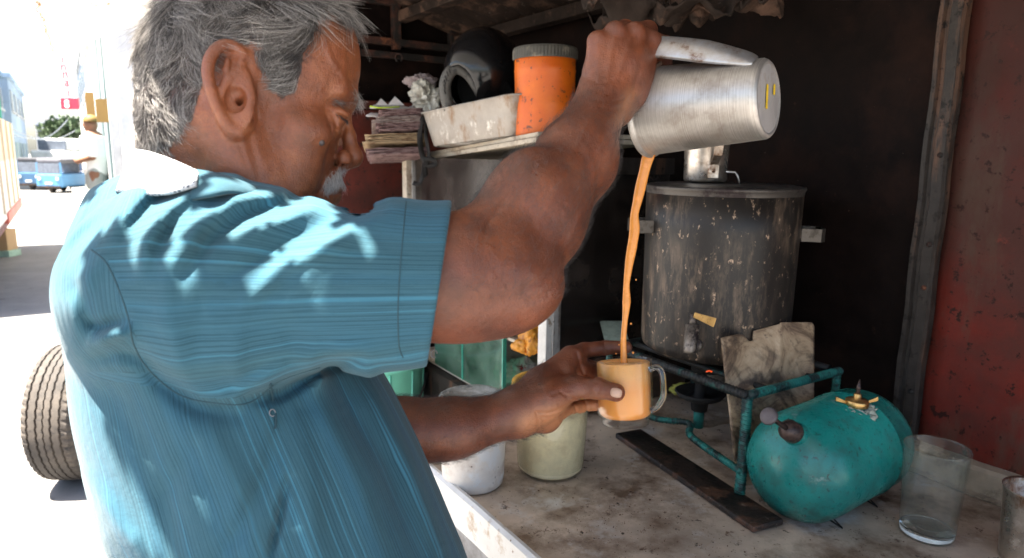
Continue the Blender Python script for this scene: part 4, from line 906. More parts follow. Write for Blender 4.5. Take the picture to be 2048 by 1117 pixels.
lt = np.array([-1.0, -.1, 0]); lt /= np.linalg.norm(lt); uhandle(lt, uv_(P(1262, 449, 1.38))[2], .036, .026)
sp = pc+fwd*(PR*.985); k = uv_(P(1385, 650, 1.26))[2]; sx = -side
sp0 = P(1388, 640, 1.245)
M_sp = simple('dirty_spigot', (.26, .22, .185), .45, .6, [((.04, .03, .03), 50, .5, .15), ((.40, .34, .28), 70, .64, .06)], 60, .35, .3)
sg = MB(); sg.tube([P(1392, 690, 1.262), P(1388, 690, 1.222)], .013, 14); sg.tube([P(1386, 649, 1.232), P(1386, 651, 1.232), P(1379, 703, 1.224), P(1379, 706, 1.224)], [.0115, .0130, .0118, .0108], 20); sg.tube([P(1387, 627, 1.234), P(1386, 652, 1.234)], .0068, 12)
sg.obj('spigot', M_sp, urn, True)
lv = MB(); a, b = P(1388, 630, 1.226), P(1430, 646, 1.205); d_ = (b-a)/np.linalg.norm(b-a); w_ = np.cross(d_, fwd); w_ /= np.linalg.norm(w_)
lv.add([a+w_*.0048-fwd*.002, a-w_*.0048-fwd*.002, b-w_*.0085-fwd*.002, b+w_*.0085-fwd*.002, a+w_*.0048+fwd*.002, a-w_*.0048+fwd*.002, b-w_*.0085+fwd*.002, b+w_*.0085+fwd*.002], [(0, 1, 2, 3), (7, 6, 5, 4), (0, 4, 5, 1), (1, 5, 6, 2), (2, 6, 7, 3), (3, 7, 4, 0)])
lv.obj('spigot_lever', M_brass, urn, bevel=.001)
lh = MB(); lh.tube([P(1452, 344, 1.33), P(1470, 345, 1.33), P(1475, 352, 1.33), P(1480, 372, 1.33)], .0022, 8); lh.obj('lid_handle', M_steel, urn, True)
# ---- measuring cup standing on the lid
M_cup = simple('stained_steel_cup', (.50, .43, .36), .30, .85, [((.18, .085, .04), 22, .56, .14, (1, 1, .5)), ((.78, .72, .66), 10, .58, .14)], 30, .25, .2)
mc = P(1409, 372, 1.385); mc[2] = PT+.011
cup = empty('steel_mug', mc, 'rust stained steel mug with riveted strap handle standing on the urn lid', 'mug')
MB().lathe([(0, .002), (.040, 0), (.0425, .004), (.0435, .06), (.0465, .118), (.048, .121), (.0465, .122), (.045, .118), (.042, .006), (0, .004)], mc, n=64).obj('cup_body', M_cup, cup, True)
hd = (P(1440, 330, 1.30)-P(1409, 330, 1.385)); hd[2] = 0; hd /= np.linalg.norm(hd); ht = np.cross(Z, hd)
pts = [mc+hd*.0445+Z*.020, mc+hd*.047+Z*.034, mc+hd*.064+Z*.052, mc+hd*.074+Z*.085, mc+hd*.072+Z*.100, mc+hd*.055+Z*.108, mc+hd*.046+Z*.106]
vv = [];
for p in pts: vv += [p-ht*.0085, p+ht*.0085]
MB().add(vv, [(2*i, 2*i+1, 2*i+3, 2*i+2) for i in range(len(pts)-1)]).obj('handle', M_cup, cup, False, solid=.002, bevel=.0008)
MB().box(mc+hd*.0445+Z*.020, hd*.0015, ht*.011, Z*.013).obj('bracket', M_cup, cup, bevel=.001)
MB().lathe([(0, .0035), (.003, .0025), (.004, 0)], mc+hd*.046+Z*.022, hd, 12).obj('rivet', M_cup, cup, True)
# ---- burner frame of reinforcing bar
M_teal = simple('teal_paint', (.020, .19, .16), .5, .1, [((.012, .03, .028), 26, .52, .12), ((.05, .03, .02), 70, .66, .06)], 40, .4, .4)
def rebar(pts, r, mat, parent, name, ribs=True):
    pts = smooth_path(pts, 6); m = MB(); m.tube(pts, r, 12); o = m.obj(name, mat, parent, True)
    if ribs:
        q = MB(); L_ = np.cumsum([0]+[np.linalg.norm(b-a) for a, b in zip(pts[:-1], pts[1:])]); s = .004; PA = np.array(pts)
        while s < L_[-1]-.003:
            p = np.array([np.interp(s, L_, PA[:, k]) for k in range(3)]); p2 = np.array([np.interp(s+.001, L_, PA[:, k]) for k in range(3)]); t = (p2-p)/np.linalg.norm(p2-p); x = np.cross(t, Z if abs(t[2]) < .9 else U); x /= np.linalg.norm(x); y = np.cross(t, x)
            q.tube([p+(x*math.cos(a)+y*math.sin(a))*(r+.0003)+t*.0022*math.cos(a) for a in np.linspace(0, 2*math.pi, 11)], .0010, 4, cap=False); s += .0072
        o2 = q.obj('rib', mat, o, True); o2['kind'] = 'stuff'
    return o
A0 = P(1495, 792, 1.180); zt = A0[2]; au, av, _ = uv_(A0); F0 = P(1478, 1000, 1.178); F0[2] = ZC+.012
fr = empty('burner_frame', W(au, av, ZC), 'teal and black burner frame welded from ribbed steel bar under the urn', 'frame')
Br = W(au+.27, av, zt); L1 = W(au, av+.36, zt); L2 = W(au+.27, av+.36, zt); r8 = .0075
M_tb = simple('burnt_bar', (.018, .018, .017), .6, .2, [((.015, .07, .06), 30, .62, .1)], 40, .4, .5)
rebar([F0, (F0+A0)/2+_r*.001, A0-Z*.012, A0-Z*.003], r8+.0015, M_teal, fr, 'leg')
rebar([A0+U*.002, W(au+.13, av, zt), W(au+.26, av, zt), W(au+.272, av+.004, zt-.004), W(au+.275, av+.006, zt-.02), W(au+.275, av+.004, zt-.10), W(au+.275, av+.004, ZC+.012)], r8, M_teal, fr, 'rail')
rebar([A0, W(au, av+.12, zt), L1], r8+.001, M_tb, fr, 'rail'); rebar([L1, L2], r8, M_tb, fr, 'rail', False); rebar([L2, W(au+.27, av+.02, zt)], r8, M_tb, fr, 'rail', False)
rebar([L1, W(au, av+.36, ZC+.012)], r8, M_teal, fr, 'leg', False); rebar([L2, W(au+.27, av+.36, ZC+.012)], r8, M_tb, fr, 'leg', False)
zl = ZC+.045
rebar([F0+Z*.040, W(au+.01, av+.10, zl), W(au+.03, av+.15, zl), W(au+.07, av+.19, zl), W(au+.03, av+.24, zl), W(au, av+.34, zl)], .006, M_teal, fr, 'brace')
for du in (.07, .20): rebar([W(au+du, av, zt-.004), W(au+du, av+.36, zt-.004)], .006, M_tb, fr, 'grate_bar', False)
bc = W(au+.10, av+.19, 0); bn = MB(); bn.lathe([(0, -.02), (.016, -.018), (.018, 0), (.045, .012), (.052, .022), (.048, .024), (.03, .012), (.012, .012), (.011, .06), (0, .062)], bc+Z*(ZC+.085), n=28); bn.obj('burner_cup', M_black, fr, True)
MB().tube([bc+Z*(ZC+.03), bc+Z*(ZC+.09)], .011, 12).obj('burner_stem', M_teal, fr, True)
MB().tube(smooth_path([bc+Z*(ZC+.04), bc+U*.03+Z*(ZC+.03), bc+U*.10-V*.02+Z*(ZC+.03), W(au+.20, av+.02, ZC+.04)], 6), .0075, 10).obj('gas_pipe', M_rail, fr, True)
bh = MB(); bh.lathe([(0, 0), (.034, 0), (.036, .010), (.030, .020), (0, .022)], bc+U*.02+Z*(ZC+.150), n=24); bh.obj('burner_head', M_black, fr, True)
m, nt, b = nmat('glowing_coil'); b.inputs['Base Color'].default_value = (.05, .01, .005, 1); b.inputs['Emission Color'].default_value = (1, .10, .015, 1); b.inputs['Emission Strength'].default_value = .12
MB().tube([P(1412+6*i, 744-2*(i % 2), 1.235) for i in range(3)], .0014, 6).obj('glowing_ember', m, fr, True)
# ---- flat iron bar under the frame
ib = MB(); a = PZ(1256, 862, ZC+.012); b_ = PZ(1538, 1047, ZC+.012); d_ = b_-a; d_[2] = 0; L_ = np.linalg.norm(d_); d_ /= L_; s_ = np.cross(Z, d_)
M_bar = simple('tarred_bar', (.036, .026, .022), .38, .3, [((.12, .06, .038), 20, .55, .12), ((.22, .18, .15), 90, .66, .03), ((.012, .01, .009), 12, .52, .1)], 30, .4, 1., bscale=150)
ib.box((a+b_)/2+Z*(-.005), d_*L_/2, s_*.032, Z*.0055); tag(ib.obj('iron_bar', M_bar, None, bevel=.003), 'long flat tar black iron bar lying on the counter under the frame leg', 'bar')
# ---- sooty cardboard heat shield
M_card = None
m, nt, b = nmat('scorched_card'); n1 = noise(nt, 11, 8, .72, dist=1.2); n2 = noise(nt, 60, 6, .7); n3 = noise(nt, 5, 5, .6, dist=2.5)
c = ramp(nt, n1.outputs[0], [(.32, (.035, .025, .018)), (.43, (.17, .11, .07)), (.53, (.42, .30, .19)), (.70, (.56, .44, .31))]).outputs[0]
c = mix(nt, ramp(nt, n3.outputs[0], [(.36, .85), (.48, 0.)]).outputs[0], c, (.035, .024, .018)); c = mix(nt, ramp(nt, n2.outputs[0], [(.60, 0.), (.70, .7)]).outputs[0], c, (.03, .02, .016))
nt.links.new(c, b.inputs['Base Color']); b.inputs['Roughness'].default_value = .6; bump(nt, b, n1.outputs[0], .6, .006); M_card = m
out = [(1442, 676), (1482, 668), (1498, 684), (1506, 682), (1507, 662), (1560, 648), (1561, 645), (1622, 645), (1627, 652), (1627, 905), (1500, 990), (1470, 930)]
def shield(px, py):
    t = (px-1442)/185; d = 1.215+.085*t+.00006*(900-py); d += .004*math.sin(px*.05+py*.03)+.005*mnoise.noise(Vector((px*.012, py*.012, 1)))-.004*math.exp(-((px-1560)/7)**2); return P(px, py, d)
gx, gy = 46, 76; vv, ff, idx, gp = [], [], {}, []
poly = out
for i in range(gx+1):
    for j in range(gy+1): idx[i, j] = len(gp); gp.append([1442+185*i/gx, 645+345*j/gy])
for i in range(gx):
    for j in range(gy):
        cxy = np.array([[1442+185*(i+.5)/gx, 645+345*(j+.5)/gy]])
        if inpoly(cxy, poly)[0]: ff.append((idx[i, j], idx[i, j+1], idx[i+1, j+1], idx[i+1, j]))
from collections import Counter
ec = Counter(tuple(sorted((f[k], f[(k+1) % 4]))) for f in ff for k in range(4)); bv = {a for e, n in ec.items() if n == 1 for a in e}
for a in bv:      # pull the border onto the torn outline
    best = None
    for k in range(len(poly)):
        A1, A2 = np.array(poly[k], float), np.array(poly[(k+1) % len(poly)], float); e = A2-A1; t = min(1, max(0, ((gp[a]-A1)@e)/(e@e))); q = A1+e*t; dq = np.linalg.norm(q-gp[a])
        if best is None or dq < best[0]: best = (dq, q)
    if best[0] < 7: gp[a] = list(best[1])
us = sorted({a for f in ff for a in f}); mp = {a: i for i, a in enumerate(us)}; vv = [shield(*gp[a]) for a in us]; ff = [tuple(mp[a] for a in f) for f in ff]
o = mesh('cardboard_shield', vv, ff, M_card, None, True, solid=.0035); tag(o, 'torn scorched cardboard sheet propped upright inside the burner frame', 'cardboard')
# ---- green pressure tank
M_tank = None
m, nt, b = nmat('tank_paint'); n1 = noise(nt, 6, 6, .6); n2 = noise(nt, 34, 8, .75); n3 = noise(nt, 120, 5, .7); geo = nt.nodes['TC']; sx_ = N(nt, 'ShaderNodeSeparateXYZ'); nt.links.new(geo.outputs['Position'], sx_.inputs[0])
c = ramp(nt, n1.outputs[0], [(.38, (.006, .14, .125)), (.60, (.013, .25, .215))]).outputs[0]; c = mix(nt, ramp(nt, n2.outputs[0], [(.50, 0.), (.62, .6)]).outputs[0], c, (.020, .085, .075)); c = mix(nt, ramp(nt, n3.outputs[0], [(.60, 0.), (.64, .85)]).outputs[0], c, (.02, .02, .018))
n5 = noise(nt, 17, 8, .7); c = mix(nt, ramp(nt, n5.outputs[0], [(.61, 0.), (.66, .5)]).outputs[0], c, (.30, .42, .38))
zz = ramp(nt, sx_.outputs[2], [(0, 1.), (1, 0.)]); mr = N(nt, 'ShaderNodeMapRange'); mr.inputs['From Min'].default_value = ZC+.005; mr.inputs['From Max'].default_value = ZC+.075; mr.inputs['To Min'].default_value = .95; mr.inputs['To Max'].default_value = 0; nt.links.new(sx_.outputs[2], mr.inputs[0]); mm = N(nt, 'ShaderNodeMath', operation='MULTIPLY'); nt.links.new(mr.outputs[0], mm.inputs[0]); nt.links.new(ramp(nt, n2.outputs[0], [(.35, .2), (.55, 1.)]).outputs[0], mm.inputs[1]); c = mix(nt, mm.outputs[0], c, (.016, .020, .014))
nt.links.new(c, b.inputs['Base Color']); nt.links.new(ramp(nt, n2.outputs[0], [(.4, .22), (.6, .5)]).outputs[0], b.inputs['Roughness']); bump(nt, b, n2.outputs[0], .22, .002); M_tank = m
tc = P(1660, 905, 1.155); tax = np.array([.80, .60, 0]); tax = tax/np.linalg.norm(tax); TR = .0905; TH = .115
tank = empty('fuel_tank', np.array([tc[0], tc[1], ZC]), 'teal green pressurised kerosene tank lying on its side beside the red wall', 'tank')
pr = [(0, -TH-.040), (.030, -TH-.037), (.058, -TH-.025), (.078, -TH-.008), (.0875, -TH+.012), (TR, -TH+.035), (TR, .050), (TR+.0016, .052), (TR+.0020, .055), (TR+.0016, .058), (TR, .060), (TR, TH-.02), (.085, TH), (.070, TH+.014), (.04, TH+.026), (0, TH+.030)]
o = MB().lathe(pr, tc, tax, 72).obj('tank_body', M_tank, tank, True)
M_pump = simple('greasy_pump', (.10, .065, .055), .4, .5, [((.03, .02, .02), 40, .55, .1)], 50, .35, .3)
pa, pb = P(1592, 870, 1.062), P(1538, 833, 1.010); pd = (pb-pa)/np.linalg.norm(pb-pa)
MB().lathe([(.020, -.012), (.0195, .004), (.017, .010)], pa, pd, 24).obj('pump_collar', M_tank, tank, True)
MB().lathe([(.0165, .0), (.0165, .022), (.012, .026), (.010, .030), (0, .031)], pa+pd*.004, pd, 24).obj('pump_barrel', M_pump, tank, True)
MB().tube([pa+pd*.03, pb], .004, 10).obj('pump_rod', M_pump, tank, True)
MB().lathe([(0, .004), (.011, .0045), (.0135, .002), (.0135, -.001), (.004, -.003), (.003, -.010)], pb, pd, 28).obj('pump_knob', simple('zinc', (.12, .10, .105), .5, .3, None, 60, .3, .3), tank, True)
vb = P(1713, 812, 1.13)
MB().lathe([(.026, -.03), (.024, .0), (.021, .002)], vb-Z*.010, Z, 24).obj('filler_neck', M_tank, tank, True)
MB().lathe([(.017, 0), (.018, .002), (.018, .009), (.0165, .011), (.006, .012), (.006, .020), (.0045, .022), (0, .022)], vb+Z*.0, Z, 28).obj('filler_cap', M_brass, tank, True)
for s in (-1, 1):
    a = vb+_r*s*.017+Z*.005; MB().add([a-Z*.002, a+Z*.003, a+_r*s*.018+Z*.011, a+_r*s*.018+Z*.003, a-Z*.002+_f*.004, a+Z*.003+_f*.004, a+_r*s*.018+Z*.011+_f*.004, a+_r*s*.018+Z*.003+_f*.004], [(0, 1, 2, 3), (7, 6, 5, 4), (0, 4, 5, 1), (1, 5, 6, 2), (2, 6, 7, 3), (3, 7, 4, 0)]).obj('wing', M_brass, tank, bevel=.0008)
MB().tube([vb+Z*.020, vb+Z*.032, vb+Z*.045+_r*.001], [.003, .0035, .0012], 8).obj('valve_pin', M_pump, tank, True)
rg = crumple('cloth_scrap', (vb-_r*.026-Z*.002-_f*.02, vb+_r*.018-Z*.018-_f*.024, vb+_r*.036-Z*.002+_f*.0, vb-_r*.006+Z*.002+_f*.014), 14, 14, .008, 3.2, simple('grey_green_rag', (.42, .44, .36), .9, scale=80), None, 5, .0012); tag(rg, 'small pale rag wedged under the brass cap of the green tank', 'rag')
for s, o_ in ((-.06, 0), (.055, 0)):
    q = tc+tax*s; n2_ = np.cross(tax, Z)
    MB().tube([q+n2_*.045-Z*(TR*.88), np.array([*(q+n2_*.062)[:2], ZC+.003]), q+n2_*.030-Z*(TR*.92)], .0016, 6).obj('wire_leg', M_black, tank, True); MB().tube([q-n2_*.045-Z*(TR*.88), np.array([*(q-n2_*.062)[:2], ZC+.003]), q-n2_*.030-Z*(TR*.92)], .0016, 6).obj('wire_leg', M_black, tank, True)
# ---- crumbs and tea grit scattered on the counter
cr = MB(); rg_ = random.Random(21)
for (px, py, n, sp_x, sp_y) in ((1230, 1060, 130, 60, 26), (1180, 1000, 60, 70, 30), (1330, 1040, 60, 60, 30), (1120, 985, 40, 60, 25), (1420, 1090, 50, 60, 25), (1640, 1060, 40, 110, 30), (1290, 905, 30, 60, 25), (1750, 1080, 25, 60, 25)):
    for k in range(n):
        q = PZ(px+rg_.gauss(0, sp_x), py+rg_.gauss(0, sp_y), ZC); s = rg_.uniform(.0004, .0013)*(2.0 if rg_.random() < .06 else 1)
        if not (B_F+.02 < q@U < UW-.05 and -.05 < q@V < 1.15): continue
        a = rg_.uniform(0, 3.14); e = np.array([math.cos(a), math.sin(a), 0]); f_ = np.array([-math.sin(a), math.cos(a), 0]); cr.add([q+e*s, q+f_*s*.8, q-e*s*1.1, q-f_*s*.7, q+Z*s*.9], [(0, 1, 4), (1, 2, 4), (2, 3, 4), (3, 0, 4)])
o = cr.obj('tea_grit', simple('tea_grit', (.12, .045, .02), .8, 0, [((.35, .25, .17), 300, .6, .05)], 200, .4, 0), None); tag(o, 'brown tea grit and crumbs scattered over the steel counter', 'crumbs', kind='stuff')
# ---- empty tumbler and the steel tumbler at the frame edge
M_glass = thinglass('clear_glass', (.95, .96, .94), .12, .06, .03, (.6, .6, .58), 40)
M_gedge = glassmat('thick_glass', (.98, 1, .99), .02)
g0 = PZ(1852, 1068, ZC+.001); g0[2] = ZC+.001
gl = empty('glass_tumbler', g0, 'empty clear glass tumbler standing beside the green tank', 'glass')
MB().lathe([(0, .0), (.036, 0), (.0385, .003), (.039, .012), (.0455, .142), (.0460, .1445), (.0450, .146), (.0440, .1445), (.0437, .140), (.0372, .016), (0, .014)], g0, n=72).obj('glass_body', M_glass, gl, True)
MB().lathe([(.0445, .1435), (.0462, .1435), (.0466, .145), (.0453, .147), (.0441, .145), (.0445, .1435)], g0, n=72).obj('rim', M_glass, gl, True)
MB().lathe([(0, .002), (.035, .002), (.038, .005), (.038, .012), (0, .010)], g0, n=40).obj('thick_base', M_gedge, gl, True)
c0 = P(2068, 1040, 1.0); c0[2] = ZC+.001; r0_ = .043; zt_ = uv_(P(2045, 975, 1.0))[2]-ZC
sc_ = empty('steel_tumbler', c0, 'worn steel tumbler in the bottom right corner by the red wall', 'tumbler')
MB().lathe([(0, 0), (r0_*.84, 0), (r0_*.86, .004), (r0_*.97, zt_-.012), (r0_*.99, zt_-.006), (r0_*1.03, zt_-.002), (r0_*1.02, zt_), (r0_*.98, zt_-.004), (r0_*.84, .006), (0, .004)], c0, n=64).obj('tumbler_body', M_cup, sc_, True)
# ---- glass mug of tea held in the far hand
mug_ax = c2w(MUGT)-c2w(MUGB); MH = np.linalg.norm(mug_ax); mug_ax /= MH; mb0 = c2w(MUGB)
mg = empty('glass_mug', mb0, 'glass mug brimming with frothy milky tea held in the lower hand', 'mug')
MR = .0350
MB().lathe([(0, 0), (.0258, 0), (.0288, .002), (.0294, .006), (.0288, .008), (.0328, .012), (MR, .018), (MR, MH), (MR-.0005, MH+.0012), (MR-.0018, MH+.0005), (MR-.0022, MH-.003), (MR-.0022, .018), (.0308, .0125), (0, .0085)], mb0, mug_ax, 80).obj('mug_glass', thinglass('mug_glass', (.985, .985, .975), .10, .02, .02, (.7, .6, .5), 30), mg, True)
hr = c2w(cc(1320, 760, .822))-c2w(cc(1247, 760, .845)); hr -= mug_ax*(hr@mug_ax); hr /= np.linalg.norm(hr)
hp = smooth_path([mb0+hr*(MR-.001)+mug_ax*(MH*.86), mb0+hr*(MR+.007)+mug_ax*(MH*.90), mb0+hr*(MR+.0135)+mug_ax*(MH*.82), mb0+hr*(MR+.0150)+mug_ax*(MH*.60), mb0+hr*(MR+.0135)+mug_ax*(MH*.44), mb0+hr*(MR+.006)+mug_ax*(MH*.30), mb0+hr*(MR-.001)+mug_ax*(MH*.25)], 7)
MB().tube(hp, .0046, 14, up=np.cross(hr, mug_ax), flat=.8).obj('handle', M_gedge, mg, True)
def tea():
    m, nt, b = nmat('milk_tea'); n1 = noise(nt, 60, 4, .6); zc_ = N(nt, 'ShaderNodeSeparateXYZ'); nt.links.new(nt.nodes['TC'].outputs['Position'], zc_.inputs[0])
    mr = N(nt, 'ShaderNodeMapRange'); mr.inputs['From Min'].default_value = mb0[2]+MH*.60; mr.inputs['From Max'].default_value = mb0[2]+MH*.86; nt.links.new(zc_.outputs[2], mr.inputs[0]); ad = N(nt, 'ShaderNodeMath', operation='MULTIPLY_ADD', i_1=.35, i_2=-.17); nt.links.new(n1.outputs[0], ad.inputs[0]); s = N(nt, 'ShaderNodeMath', operation='ADD'); nt.links.new(mr.outputs[0], s.inputs[0]); nt.links.new(ad.outputs[0], s.inputs[1])
    c = ramp(nt, s.outputs[0], [(.1, (.80, .32, .070)), (.9, (.83, .42, .135))]).outputs[0]
    v = N(nt, 'ShaderNodeTexVoronoi'); v.inputs['Scale'].default_value = 620; nt.links.new(nt.nodes['TC'].outputs['Position'], v.inputs['Vector']); n2 = noise(nt, 70, 4, .6)
    bub = ramp(nt, v.outputs['Distance'], [(.15, 1.), (.32, 0.)]).outputs[0]; mm = N(nt, 'ShaderNodeMath', operation='MULTIPLY'); nt.links.new(bub, mm.inputs[0]); nt.links.new(s.outputs[0], mm.inputs[1]); m2 = N(nt, 'ShaderNodeMath', operation='MULTIPLY'); nt.links.new(mm.outputs[0], m2.inputs[0]); nt.links.new(ramp(nt, n2.outputs[0], [(.45, 0.), (.6, .75)]).outputs[0], m2.inputs[1]); m2.use_clamp = True
    c = mix(nt, m2.outputs[0], c, (.42, .17, .05)); nt.links.new(c, b.inputs['Base Color']); b.inputs['Roughness'].default_value = .3; b.inputs['Subsurface Weight'].default_value = .2; b.inputs['Subsurface Radius'].default_value = (1, .6, .3); b.inputs['Subsurface Scale'].default_value = .003; return m
M_tea = tea()
MB().lathe([(0, .0095), (.026, .0105), (.0305, .0140), (MR-.0026, .019), (MR-.0026, MH-.0035), (MR-.004, MH-.0022), (MR-.008, MH-.0035), (.010, MH-.004), (.004, MH-.005), (0, MH-.0055)], mb0, mug_ax, 72).obj('tea', M_tea, mg, True)
fb = MB(); random.seed(5)
for i in range(110):
    a, r_ = random.uniform(0, 6.28), (MR-.0035)*math.sqrt(random.uniform(.25, 1)); e1 = np.cross(mug_ax, hr); q = mb0+mug_ax*(MH-.0038)+r_*(hr*math.cos(a)+e1*math.sin(a)); s = random.uniform(.0004, .0014); fb.lathe([(s, 0), (s*.8, s*.6), (s*.4, s*.9), (0, s)], q, mug_ax, 8)
o = fb.obj('froth_bubbles', M_tea, mg, True); o['kind'] = 'stuff'
# ---- stream of tea
sp_ = [(1299, 306, .8155, 26, 9), (1292, 330, .816, 22, 10), (1284, 362, .818, 22, 12), (1276, 398, .820, 19, 13), (1269, 430, .822, 17, 13), (1269, 460, .824, 20, 14), (1264, 495, .826, 21, 14), (1258, 530, .829, 16, 13), (1253, 570, .832, 13, 12), (1253, 605, .834, 16, 13), (1250, 640, .837, 12, 11), (1247, 675, .840, 11, 11), (1247, 700, .842, 13, 12), (1248, 726, .843, 15, 15)]
pts = smooth_path([P(a, b, d) for a, b, d, _, _ in sp_], 6); wx = np.interp(np.linspace(0, len(sp_)-1, len(pts)), range(len(sp_)), [s[3] for s in sp_]); wy = np.interp(np.linspace(0, len(sp_)-1, len(pts)), range(len(sp_)), [s[4] for s in sp_])
vv, ff = [], []; K = 16
for i, p in enumerate(pts):
    for k in range(K):
        a = 2*math.pi*k/K; vv.append(p+_r*math.cos(a)*wx[i]/2*.83/F*(1+.05*math.sin(i*.5+2*a))+_f*math.sin(a)*wy[i]/2*.83/F)
ff = [(i*K+k, i*K+(k+1) % K, (i+1)*K+(k+1) % K, (i+1)*K+k) for i in range(len(pts)-1) for k in range(K)]
M_str = simple('orange_tea', (.80, .31, .065), .22, scale=90, amt=.12, bmp=.1); o = mesh('tea_stream', vv, ff, M_str, None, True); 
for (x, y, r_) in ((1262, 648, .0014), (1238, 690, .0011), (1266, 706, .0016), (1232, 708, .0010), (1272, 560, .0011)): MB().lathe([(0, -r_), (r_*.7, -r_*.7), (r_, 0), (r_*.7, r_*.7), (0, r_*1.2)], P(x, y, .843), Z, 10).obj('droplet', M_str, o, True)
tag(o, 'thin stream of milky orange tea falling from the jug into the mug', 'tea')
# ---- pouring jug
def brushed():
    m, nt, b = nmat('brushed_steel'); b.inputs['Metallic'].default_value = .92; tc_ = N(nt, 'ShaderNodeAttribute', attribute_name='along'); cb = N(nt, 'ShaderNodeCombineXYZ'); mu = N(nt, 'ShaderNodeMath', operation='MULTIPLY', i_1=900.); nt.links.new(tc_.outputs['Fac'], mu.inputs[0]); nt.links.new(mu.outputs[0], cb.inputs[0])
    n = N(nt, 'ShaderNodeTexNoise'); n.inputs['Scale'].default_value = 1; n.inputs['Detail'].default_value = 3; nt.links.new(cb.outputs[0], n.inputs['Vector'])
    g = noise(nt, 26, 6, .65); c = ramp(nt, n.outputs[0], [(.3, (.36, .335, .31)), (.7, (.62, .59, .555))]).outputs[0]; c = mix(nt, ramp(nt, g.outputs[0], [(.48, 0.), (.66, .6)]).outputs[0], c, (.25, .205, .17)); nt.links.new(c, b.inputs['Base Color'])
    nt.links.new(ramp(nt, g.outputs[0], [(.3, .38), (.65, .56)]).outputs[0], b.inputs['Roughness']); b.inputs['Anisotropic'].default_value = .5; bump(nt, b, n.outputs[0], .10, .0006); return m
M_br = brushed()
j1, j2 = c2w(C1), c2w(C2); jx = (j2-j1)/np.linalg.norm(j2-j1); JL = np.linalg.norm(j2-j1); RR, RB = .0505, .0400
jug = empty('pouring_jug', (j1+j2)/2, 'brushed steel jug tipped sideways in the raised hand pouring tea', 'jug')
pr = [(RR+.0030, -.0005), (RR+.0034, .001), (RR+.0030, .003), (RR+.0005, .004), (RR, .006)]+[(RR+(RB+.002-RR)*t, .006+(JL-.010)*t) for t in np.linspace(0, 1, 26)[1:]]+[(RB+.001, JL-.002), (RB-.0010, JL), (RB-.003, JL+.0005), (RB-.0045, JL-.0008), (0, JL-.001)]
m = MB().lathe(pr, j1, jx, 96); o = m.obj('jug_body', M_br, jug, True)
al = np.repeat([h for _, h in pr], 96).astype(np.float32); o.data.attributes.new('along', 'FLOAT', 'POINT').data.foreach_set('value', al)
MB().lathe([(RR+.0028, -.0005), (RR, .001), (RR-.001, .006), (RB+.0005, JL-.006), (0, JL-.005)], j1, jx, 96).obj('jug_inside', M_steel, jug, True)
upj = _u-jx*(_u@jx); upj = upj/np.linalg.norm(upj); frj = -_f-jx*(-_f@jx)-upj*(-_f@upj); frj /= np.linalg.norm(frj)
hdir = upj*.86+frj*.51; hdir /= np.linalg.norm(hdir); hside = np.cross(jx, hdir)
def jp(t, h): return j1+jx*JL*t+hdir*(RR+(RB-RR)*t+h)
hpts = smooth_path([jp(.93, .0), jp(.88, .003), jp(.74, .0085), jp(.50, .0165), jp(.26, .0225), jp(.08, .0255), jp(-.01, .0250), jp(-.035, .018), jp(.0, .010), jp(.04, .0025), jp(.10, .001)], 5)
vv, ff = [], []; T_ = np.array(hpts)
for i, p in enumerate(T_):
    t = T_[min(i+1, len(T_)-1)]-T_[max(i-1, 0)]; t /= np.linalg.norm(t); nn_ = np.cross(t, hside); w = .0150; h = .0022; fz = .62*np.sign((hside@_u)*(nn_@_u)) if 12 < i < 30 else .62*np.sign((hside@_u)*(np.cross(-jx, hside)@_u)); fz *= min(1, i/14); w = .0115+.0035*min(1, i/14); wd = hside*math.cos(fz)+nn_*math.sin(fz); nd = nn_*math.cos(fz)-hside*math.sin(fz)
    for a, b in ((-w, -h*.2), (-w*.8, h), (w*.8, h), (w, -h*.2), (w*.8, -h*.9), (-w*.8, -h*.9)): vv.append(p+wd*a+nd*b)
ff = [(i*6+k, i*6+(k+1) % 6, (i+1)*6+(k+1) % 6, (i+1)*6+k) for i in range(len(T_)-1) for k in range(6)]
m_, nt, b = nmat('handle_strap'); b.inputs['Metallic'].default_value = .75; g = noise(nt, 45, 6, .7); nt.links.new(ramp(nt, g.outputs[0], [(.36, (.46, .47, .50)), (.56, (.38, .35, .33)), (.66, (.17, .10, .07))]).outputs[0], b.inputs['Base Color']); b.inputs['Roughness'].default_value = .36; M_strap = m_
mesh('handle', vv, ff, M_strap, jug, True)
MB().box(jp(.09, .002), jx*.010, hside*.012, hdir*.0022).obj('bracket', M_cup, jug, bevel=.001)
MB().lathe([(0, .0006), (RB-.006, .0006), (RB-.0046, .0002)], j2-jx*.0008, jx, 72).obj('jug_base', simple('dull_steel_base', (.46, .44, .43), .45, .35, [((.40, .36, .34), 40, .56, .1)], 40, .12, .1), jug, True)
M_yel = simple('yellow_paint', (.75, .50, .02), .5, scale=200)
for (a, b, w, h) in ((-.010, .0, .0022, .0125), (.012, .012, .0022, .0055)):
    q = j2+jx*.0012; e = frj if False else np.cross(jx, upj); e *= np.sign(e@_r) if abs(e@_r) > .01 else 1
    MB().box(q+e*a+upj*b, e*w, upj*h, jx*.0003).obj('paint_mark', M_yel, jug)
